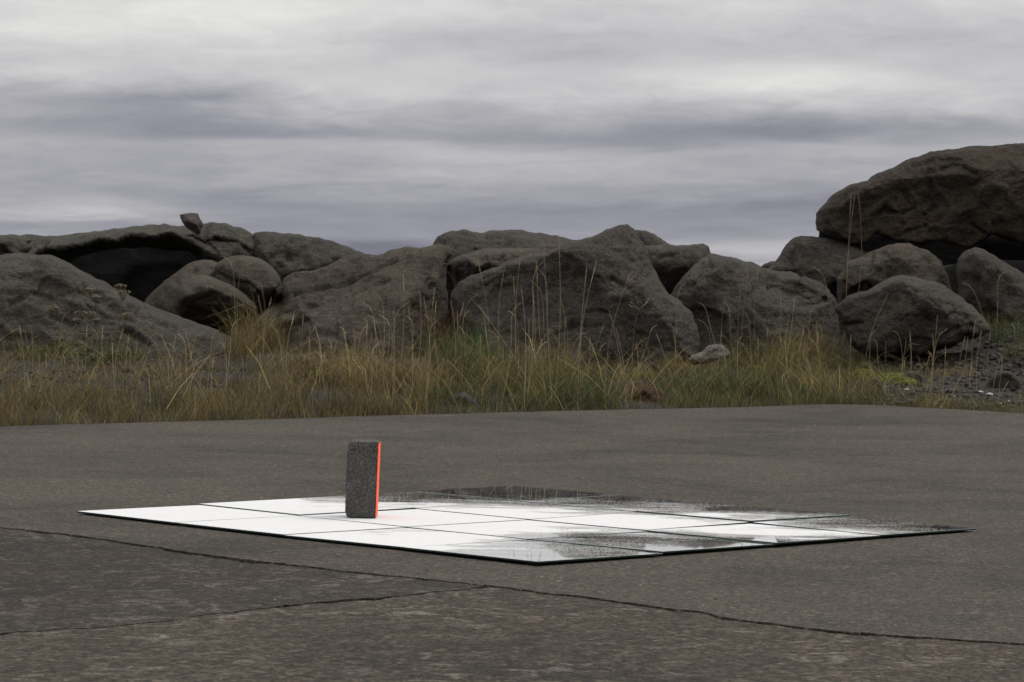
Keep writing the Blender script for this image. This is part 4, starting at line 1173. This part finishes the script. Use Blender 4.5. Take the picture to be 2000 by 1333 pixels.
# ------------------------------------------------------------------ mirror tiles with white powder
O0 = np.array([-1.1444, 8.0514]); TH0 = -.7675; S = .4207
d1 = np.array([math.cos(TH0), math.sin(TH0)]); d2 = np.array([-math.sin(TH0), math.cos(TH0)])
NODES = {(0, 0): (150, 998), (4, 0): (1050, 1100), (0, 4): (1000, 948), (4, 4): (1903, 1032), (1, 0): (340, 1020), (2, 0): (557, 1045), (3, 0): (790, 1069), (4, 1): (1295, 1080), (4, 3): (1725, 1047), (1, 1): (583, 1007), (2, 1): (790, 1029),
         (2, 2): (1035, 1015), (3, 2): (1260, 1037), (1, 2): (810, 993), (0, 1): (390, 985), (2, 3): (1240, 1000), (3, 3): (1465, 1020)}
TOPZ = 0.009
res_k, res_v = [], []
for (i, j_), (px, py) in NODES.items():
    ideal = O0 + S * (i * d1 + j_ * d2)
    res_k.append((i, j_)); res_v.append(np.array(on_ground(px, py, TOPZ)) - ideal)
res_k = np.array(res_k, float); res_v = np.array(res_v)


def grid_pt(u, v_):
    """plane position of tile grid coordinate (u, v)"""
    d = np.linalg.norm(res_k - (u, v_), axis=1)
    w_ = 1 / (d + .15) ** 3
    r = (res_v * w_[:, None]).sum(0) / w_.sum()
    return O0 + S * (u * d1 + v_ * d2) + r


# powder cover: samples (photo pixel, amount) turned into places on the mirrors
PW = [(150, 998, 1), (300, 1003, 1), (400, 985, 1), (340, 1018, 1), (570, 978, 1), (640, 977, .72), (560, 1043, 1), (700, 1055, 1), (800, 1064, 1), (600, 1000, 1), (660, 985, .95), (760, 978, .25), (760, 968, .1), (860, 985, .9), (865, 979, .5), (740, 985, .9), (810, 1000, 1), (810, 972, .05), (880, 965, 0), (940, 958, 0), (1000, 950, 0), (1000, 962, 0), (930, 972, .08),
      (970, 980, .3), (970, 989, .8), (970, 997, 1), (1040, 975, .1), (1075, 983, .35), (1100, 997, .95), (1100, 960, 0), (1215, 973, .02), (1215, 985, .2), (1215, 999, .7), (1215, 1009, 1), (1150, 990, .5), (1300, 985, .3), (1362, 984, .12), (1475, 994, .03), (1420, 997, .04), (1560, 1001, .03),
      (1300, 1000, .45), (1400, 1010, .93), (1450, 1008, .7), (1512, 1009, .65), (1587, 1009, .4), (1625, 1006, .2), (1662, 1016, .2), (1737, 1016, .1), (1475, 1024, .95), (1550, 1024, .62), (1625, 1025, .35), (1700, 1025, .3), (1812, 1029, 0), (1887, 1032, .05), (1850, 1027, .1), (1550, 1039, .97), (1625, 1041, .85), (1700, 1043, .75),
      (1737, 1039, .4), (1775, 1034, .2), (1437, 1039, 1), (1362, 1031, 1), (1300, 1020, 1), (1287, 1046, .5), (1362, 1050, .32), (1437, 1049, .6), (1400, 1058, .04), (1475, 1060, .03), (1380, 1066, .05), (1540, 1052, .75), (1520, 1045, .95), (1600, 1053, .6), (1250, 1050, .12), (1287, 1064, .3), (1325, 1071, .12), (1250, 1072, .35), (1145, 1046, .22), (1075, 1046, .6),
      (1215, 1050, .18), (1285, 1053, .35), (1145, 1035, .92), (1200, 1038, .8), (1040, 1053, .6), (970, 1057, .8), (935, 1050, .97), (865, 1050, 1), (970, 1081, .65), (1040, 1086, .45), (1005, 1071, .65), (1075, 1071, .4), (1145, 1071, .3), (1040, 1097, .45), (1110, 1088, .4), (1215, 1079, .4), (900, 1064, .9), (900, 1080, .75), (850, 1072, .95), (1285, 1078, .18), (1180, 1061, .3),
      (1180, 1015, 1), (1035, 1015, 1), (1035, 1032, 1), (900, 1020, 1), (950, 1040, 1), (1260, 1030, 1), (700, 1020, 1), (1100, 1020, 1), (1000, 1005, 1), (880, 1000, 1), (450, 1005, 1), (500, 1020, 1), (500, 985, 1)]
PWK = np.array([on_ground(p[0], p[1], TOPZ) for p in PW]); PWV = np.array([p[2] for p in PW])


def powder_amount(P2):
    out = np.zeros(len(P2))
    q3 = np.column_stack([P2, np.zeros(len(P2))])
    warp = np.stack([fbm(q3, 5, 3), fbm(q3 + 31, 5, 3)], 1) * .03
    Q = P2 + warp
    for a in range(0, len(Q), 20000):
        d = np.linalg.norm(Q[a:a + 20000, None] - PWK[None], axis=2)
        w_ = 1 / (d + .012) ** 3.6
        out[a:a + 20000] = (w_ * PWV).sum(1) / w_.sum(1)
    mod = 4 * out * (1 - out)
    out = out + mod * (fbm(q3 * (.38, 1.5, 1), 8, 4, .6) * .34 + fbm(q3 * (.5, 1.4, 1), 40, 3) * .14)
    return out


VIEWTILT = {(3, 1): -.0112, (3, 2): -.0120, (3, 0): -.0085, (2, 0): -.004, (2, 1): -.004, (2, 3): -.006, (0, 3): -.004, (1, 3): -.004, (0, 2): -.004, (3, 3): -.007, (2, 2): -.005}
DZ = {(i, j_): z_ for (i, j_), z_ in zip([(i, j_) for i in range(4) for j_ in range(4)],
      [.0, .0022, .0008, .001, .0005, .0004, .0010, .0015, .0, .0004, .0014, .0036, .0012, .0012, .0016, .0012])}
PV, PF = [], []; poff = 0
TLAB = {(0, 0): 'powdered mirror tile at the far left corner of the square', (3, 0): 'partly bare mirror tile at the near corner of the square', (0, 3): 'bare mirror tile at the far corner reflecting the boulders', (3, 3): 'mostly bare mirror tile at the far right corner',
        (1, 0): 'white powdered mirror tile second along the left front edge', (2, 0): 'white powdered mirror tile third along the left front edge', (0, 1): 'white powdered mirror tile second along the left back edge', (0, 2): 'mirror tile third along the back edge, half bare behind the grey stone',
        (1, 1): 'powdered mirror tile under the standing grey stone', (2, 1): 'white powdered mirror tile in the middle, right in front of the orange glow', (1, 2): 'white powdered inner mirror tile just right of the grey stone, streaked at its back',
        (2, 2): 'fully white inner mirror tile right of centre', (1, 3): 'bare streaked mirror tile along the right back edge next to the far corner', (2, 3): 'mirror tile with reflected stalks along the right back edge near the right corner',
        (3, 1): 'smeared mirror tile second along the right front edge', (3, 2): 'mirror tile with a sharp white wedge of mirrored sky along the right front edge'}  # the wedge is the sky gap mirrored by this tile's tilt
for i in range(4):
    for j_ in range(4):
        tgt = [grid_pt(i, j_), grid_pt(i + 1, j_), grid_pt(i + 1, j_ + 1), grid_pt(i, j_ + 1)]
        c_ = np.mean(tgt, axis=0)
        e1 = (tgt[1] - tgt[0] + tgt[2] - tgt[3]) / 2; e2 = (tgt[3] - tgt[0] + tgt[2] - tgt[1]) / 2
        gap = .0011
        u1 = e1 * (1 - gap / np.linalg.norm(e1)); u2 = e2 * (1 - gap / np.linalg.norm(e2))
        dz = DZ[(i, j_)]
        zt = TOPZ - .0015 + dz; zb = zt - .0036
        vt = VIEWTILT.get((i, j_), -.0035)
        tl = np.array([d1[1], d2[1]]) * vt + rng.normal(0, .0003, 2)     # tiny tilt, some rest on a stone at their near edge
        def zz(a, b_): return tl[0] * a * S + tl[1] * b_ * S
        root = empty('mirror_tile', (c_[0], c_[1], zb), TLAB[(i, j_)], 'mirror tile', 'square mirror tiles laid on the asphalt')
        cor = [(-.5, -.5), (.5, -.5), (.5, .5), (-.5, .5)]
        top = [(*(u1 * a + u2 * b_), zt - zb + zz(a, b_)) for a, b_ in cor]
        be = .0008 / S
        topi = [(*(u1 * a * (1 - 2 * be) + u2 * b_ * (1 - 2 * be)), zt - zb + .0003 + zz(a, b_)) for a, b_ in cor]
        bot = [(*(u1 * a + u2 * b_), 0.0 + zz(a, b_)) for a, b_ in cor]
        new_mesh('glass_edge', top + bot, [(0, 4, 5, 1), (1, 5, 6, 2), (2, 6, 7, 3), (3, 7, 4, 0), (7, 6, 5, 4), (0, 1, 2, 3)], M_GLASS, False, parent=root)
        new_mesh('mirror_surface', topi + top, [(0, 1, 2, 3), (4, 5, 1, 0), (5, 6, 2, 1), (6, 7, 3, 2), (7, 4, 0, 3)], M_MIRROR, False, parent=root)
        # four small spacers under the glass
        for a, b_ in ((-.36, -.36), (.36, -.36), (.36, .36), (-.36, .36)):
            p = u1 * a + u2 * b_; r_ = .02
            h0 = -(zb) + .0002
            bx = [(p[0] + sx * r_, p[1] + sy * r_, hh_) for hh_ in (h0, -.0002 + zz(a, b_)) for sx, sy in ((-1, -1), (1, -1), (1, 1), (-1, 1))]
            new_mesh('spacer', bx, [(0, 3, 2, 1), (4, 5, 6, 7), (0, 1, 5, 4), (1, 2, 6, 5), (2, 3, 7, 6), (3, 0, 4, 7)], M_BACK, False, parent=root)
        # powder cells
        N_ = 160
        a = (np.arange(N_ + 1) / N_ - .5) * (1 - .0011 / S)
        ga, gb = np.meshgrid(a, a)
        W = c_ + ga[..., None] * u1 + gb[..., None] * u2
        zg = zt + .00042 + tl[0] * ga * S + tl[1] * gb * S
        Wj = W
        ca, cb = (a[:-1] + a[1:]) / 2, (a[:-1] + a[1:]) / 2
        gca, gcb = np.meshgrid(ca, cb)
        WC = (c_ + gca[..., None] * u1 + gcb[..., None] * u2).reshape(-1, 2)
        am = powder_amount(WC)
        am = np.clip(am * 1.18 - .07, 0, 1) ** 1.15
        am = 1 - np.sqrt(1 - am)
        full = (am > .995) | (rng.random(len(am)) < np.clip((am - .45) / .55, 0, 1) ** 1.3)
        id_ = np.arange((N_ + 1) ** 2).reshape(N_ + 1, N_ + 1)
        qa = np.stack([id_[:-1, :-1], id_[:-1, 1:], id_[1:, 1:], id_[1:, :-1]], -1).reshape(-1, 4)
        G3 = np.column_stack([Wj.reshape(-1, 2), zg.ravel()])
        q_ = qa[full]
        used, inv = np.unique(q_, return_inverse=True)
        VV = G3[used]
        PV.append(VV); PF.append(inv.reshape(-1, 4) + poff); poff += len(VV)
        # thin cover: single specks, half the cell size, of uneven size and turned
        pi_ = np.where((~full) & (am > .004))[0]
        c4 = G3[qa[pi_]]                                   # (n, 4, 3)
        for su, sv in ((.25, .25), (.75, .25), (.25, .75), (.75, .75)):
            hit = rng.random(len(pi_)) < am[pi_]
            cc = c4[hit]
            m_ = len(cc)
            if not m_: continue
            ju, jv = su + rng.uniform(-.2, .2, m_), sv + rng.uniform(-.2, .2, m_)
            ctr_ = cc[:, 0] * ((1 - ju) * (1 - jv))[:, None] + cc[:, 1] * (ju * (1 - jv))[:, None] + cc[:, 2] * (ju * jv)[:, None] + cc[:, 3] * ((1 - ju) * jv)[:, None]
            eu = (cc[:, 1] - cc[:, 0]); ev = (cc[:, 3] - cc[:, 0])
            k1, k2 = rng.uniform(.2, .36, m_)[:, None], rng.uniform(.2, .36, m_)[:, None]
            sk = rng.uniform(-.15, .15, m_)[:, None]
            qd = np.stack([ctr_ - eu * (k1 + sk) - ev * k2, ctr_ + eu * k1 - ev * (k2 - sk), ctr_ + eu * (k1 + sk) + ev * k2, ctr_ - eu * k1 + ev * (k2 - sk)], 1)
            PV.append(qd.reshape(-1, 3)); PF.append(np.arange(m_ * 4).reshape(-1, 4) + poff); poff += m_ * 4
po = new_mesh('white_powder', np.concatenate(PV), np.concatenate(PF), M_POWDER, False, kind='stuff')
tag(po, 'fine white powder dusted over the mirror tiles', 'powder')

# ------------------------------------------------------------------ the standing stone block
BZ = TOPZ + DZ[(1, 1)]
bl = np.array(on_ground(674, 1012, BZ)); brr = np.array(on_ground(733, 1012.5, BZ))
bw_ = float(np.linalg.norm(brr - bl)); bh_ = 149 / F * float(bl[1]) * 1.0
bd_ = .098
ctr = (bl + brr) / 2
yaw = -.010
root = empty('paving_stone', (ctr[0], ctr[1], BZ + .0012), 'dark grey stone block standing upright on the powdered mirrors with an orange painted side', 'stone block')
root.rotation_euler = (0, math.radians(1.2), yaw)


def box_grid(w_, d_, h_, nu, nd, nh, rad):
    """closed box with dense faces and softened corners; origin at centre of front bottom edge"""
    import bmesh
    bm = bmesh.new()
    vmap = {}
    def vert(i, j_, k):
        key = (i, j_, k)
        if key not in vmap: vmap[key] = bm.verts.new((i / nu, j_ / nd, k / nh))
        return vmap[key]
    for i in range(nu):
        for k in range(nh):
            bm.faces.new((vert(i, 0, k), vert(i + 1, 0, k), vert(i + 1, 0, k + 1), vert(i, 0, k + 1)))
            bm.faces.new((vert(i, nd, k + 1), vert(i + 1, nd, k + 1), vert(i + 1, nd, k), vert(i, nd, k)))
    for j_ in range(nd):
        for k in range(nh):
            bm.faces.new((vert(0, j_ + 1, k), vert(0, j_, k), vert(0, j_, k + 1), vert(0, j_ + 1, k + 1)))
            bm.faces.new((vert(nu, j_, k), vert(nu, j_ + 1, k), vert(nu, j_ + 1, k + 1), vert(nu, j_, k + 1)))
    for i in range(nu):
        for j_ in range(nd):
            bm.faces.new((vert(i, j_, nh), vert(i + 1, j_, nh), vert(i + 1, j_ + 1, nh), vert(i, j_ + 1, nh)))
            bm.faces.new((vert(i, j_ + 1, 0), vert(i + 1, j_ + 1, 0), vert(i + 1, j_, 0), vert(i, j_, 0)))
    bm.verts.ensure_lookup_table(); bm.verts.index_update()
    V_ = np.array([v.co[:] for v in bm.verts]); F_ = [tuple(v.index for v in f.verts) for f in bm.faces]
    bm.free()
    P_ = (V_ - (.5, 0, 0)) * (w_, d_, h_)
    lo_ = np.array([-w_ / 2, 0, 0]) + rad; hi_ = np.array([w_ / 2, d_, h_]) - rad
    core = np.clip(P_, lo_, hi_)
    dlt = P_ - core
    ln = np.linalg.norm(dlt, axis=1, keepdims=True)
    P_ = np.where(ln > 1e-9, core + dlt / (ln + 1e-12) * rad, P_)
    return P_, F_


V_, F_ = box_grid(bw_, bd_, bh_, 36, 36, 84, .0035)
# shape irregularities: chamfered upper left corner, worn lower left, rough split faces
k = np.clip((V_[:, 2] - bh_ * .93) / (bh_ * .07), 0, 1)
V_[:, 0] += k * np.clip(-V_[:, 0] / (bw_ / 2), 0, 1) * .006
V_[:, 1] += k * .004 * (1 - V_[:, 1] / bd_)
k = np.clip(1 - V_[:, 2] / (bh_ * .08), 0, 1)
V_[:, 0] += k * np.clip(-V_[:, 0] / (bw_ / 2), 0, 1) * .0035
V_[:, 0] -= np.sin(np.clip(V_[:, 2] / bh_, 0, 1) * math.pi) * np.clip(-V_[:, 0] / (bw_ / 2), 0, 1) * .0018
nrm = V_ - np.array([0, bd_ / 2, bh_ / 2]); nrm /= np.array([bw_, bd_, bh_]); nrm = np.sign(nrm) * np.abs(nrm) ** 6; nrm /= np.linalg.norm(nrm, axis=1, keepdims=True) + 1e-9
dn = fbm(V_, 45, 4, .6) * .0009 + fbm(V_, 260, 2) * .0006
free = np.clip(V_[:, 2] / .004, 0, 1)
V2_ = V_ + nrm * (dn * free)[:, None]
new_mesh('stone_body', V2_, F_, M_BLOCK, True, parent=root)
# orange paint: a thin skin on the right-hand side with a ragged front edge
ny_, nz_ = 50, 90
yy_ = np.linspace(-.0010, bd_ - .001, ny_ + 1); zz_ = np.linspace(.001, bh_ - .003, nz_ + 1)
gy_, gz_ = np.meshgrid(yy_, zz_)
px_ = np.full(gy_.shape, bw_ / 2 + .0011)
PP = np.stack([px_, gy_, gz_], -1)
PP[:, 0, 0] -= .0008 + np.abs(fbm(np.stack([zz_ * 0, zz_ * 0, zz_], 1), 60, 3)) * .0012     # wraps round the front edge by drips
PP[:, 0, 1] = -.0011
PP[:, 1, 1] = -.0003
PP[int(nz_ * .31), 0, 0] -= .003; PP[int(nz_ * .95), 0, 0] -= .002
id_ = np.arange((ny_ + 1) * (nz_ + 1)).reshape(nz_ + 1, ny_ + 1)
q_ = np.stack([id_[:-1, :-1], id_[:-1, 1:], id_[1:, 1:], id_[1:, :-1]], -1).reshape(-1, 4)
po2 = new_mesh('painted_side', PP.reshape(-1, 3), q_, M_ORANGE, True, parent=root)
po2['label'] = 'bright orange painted side'
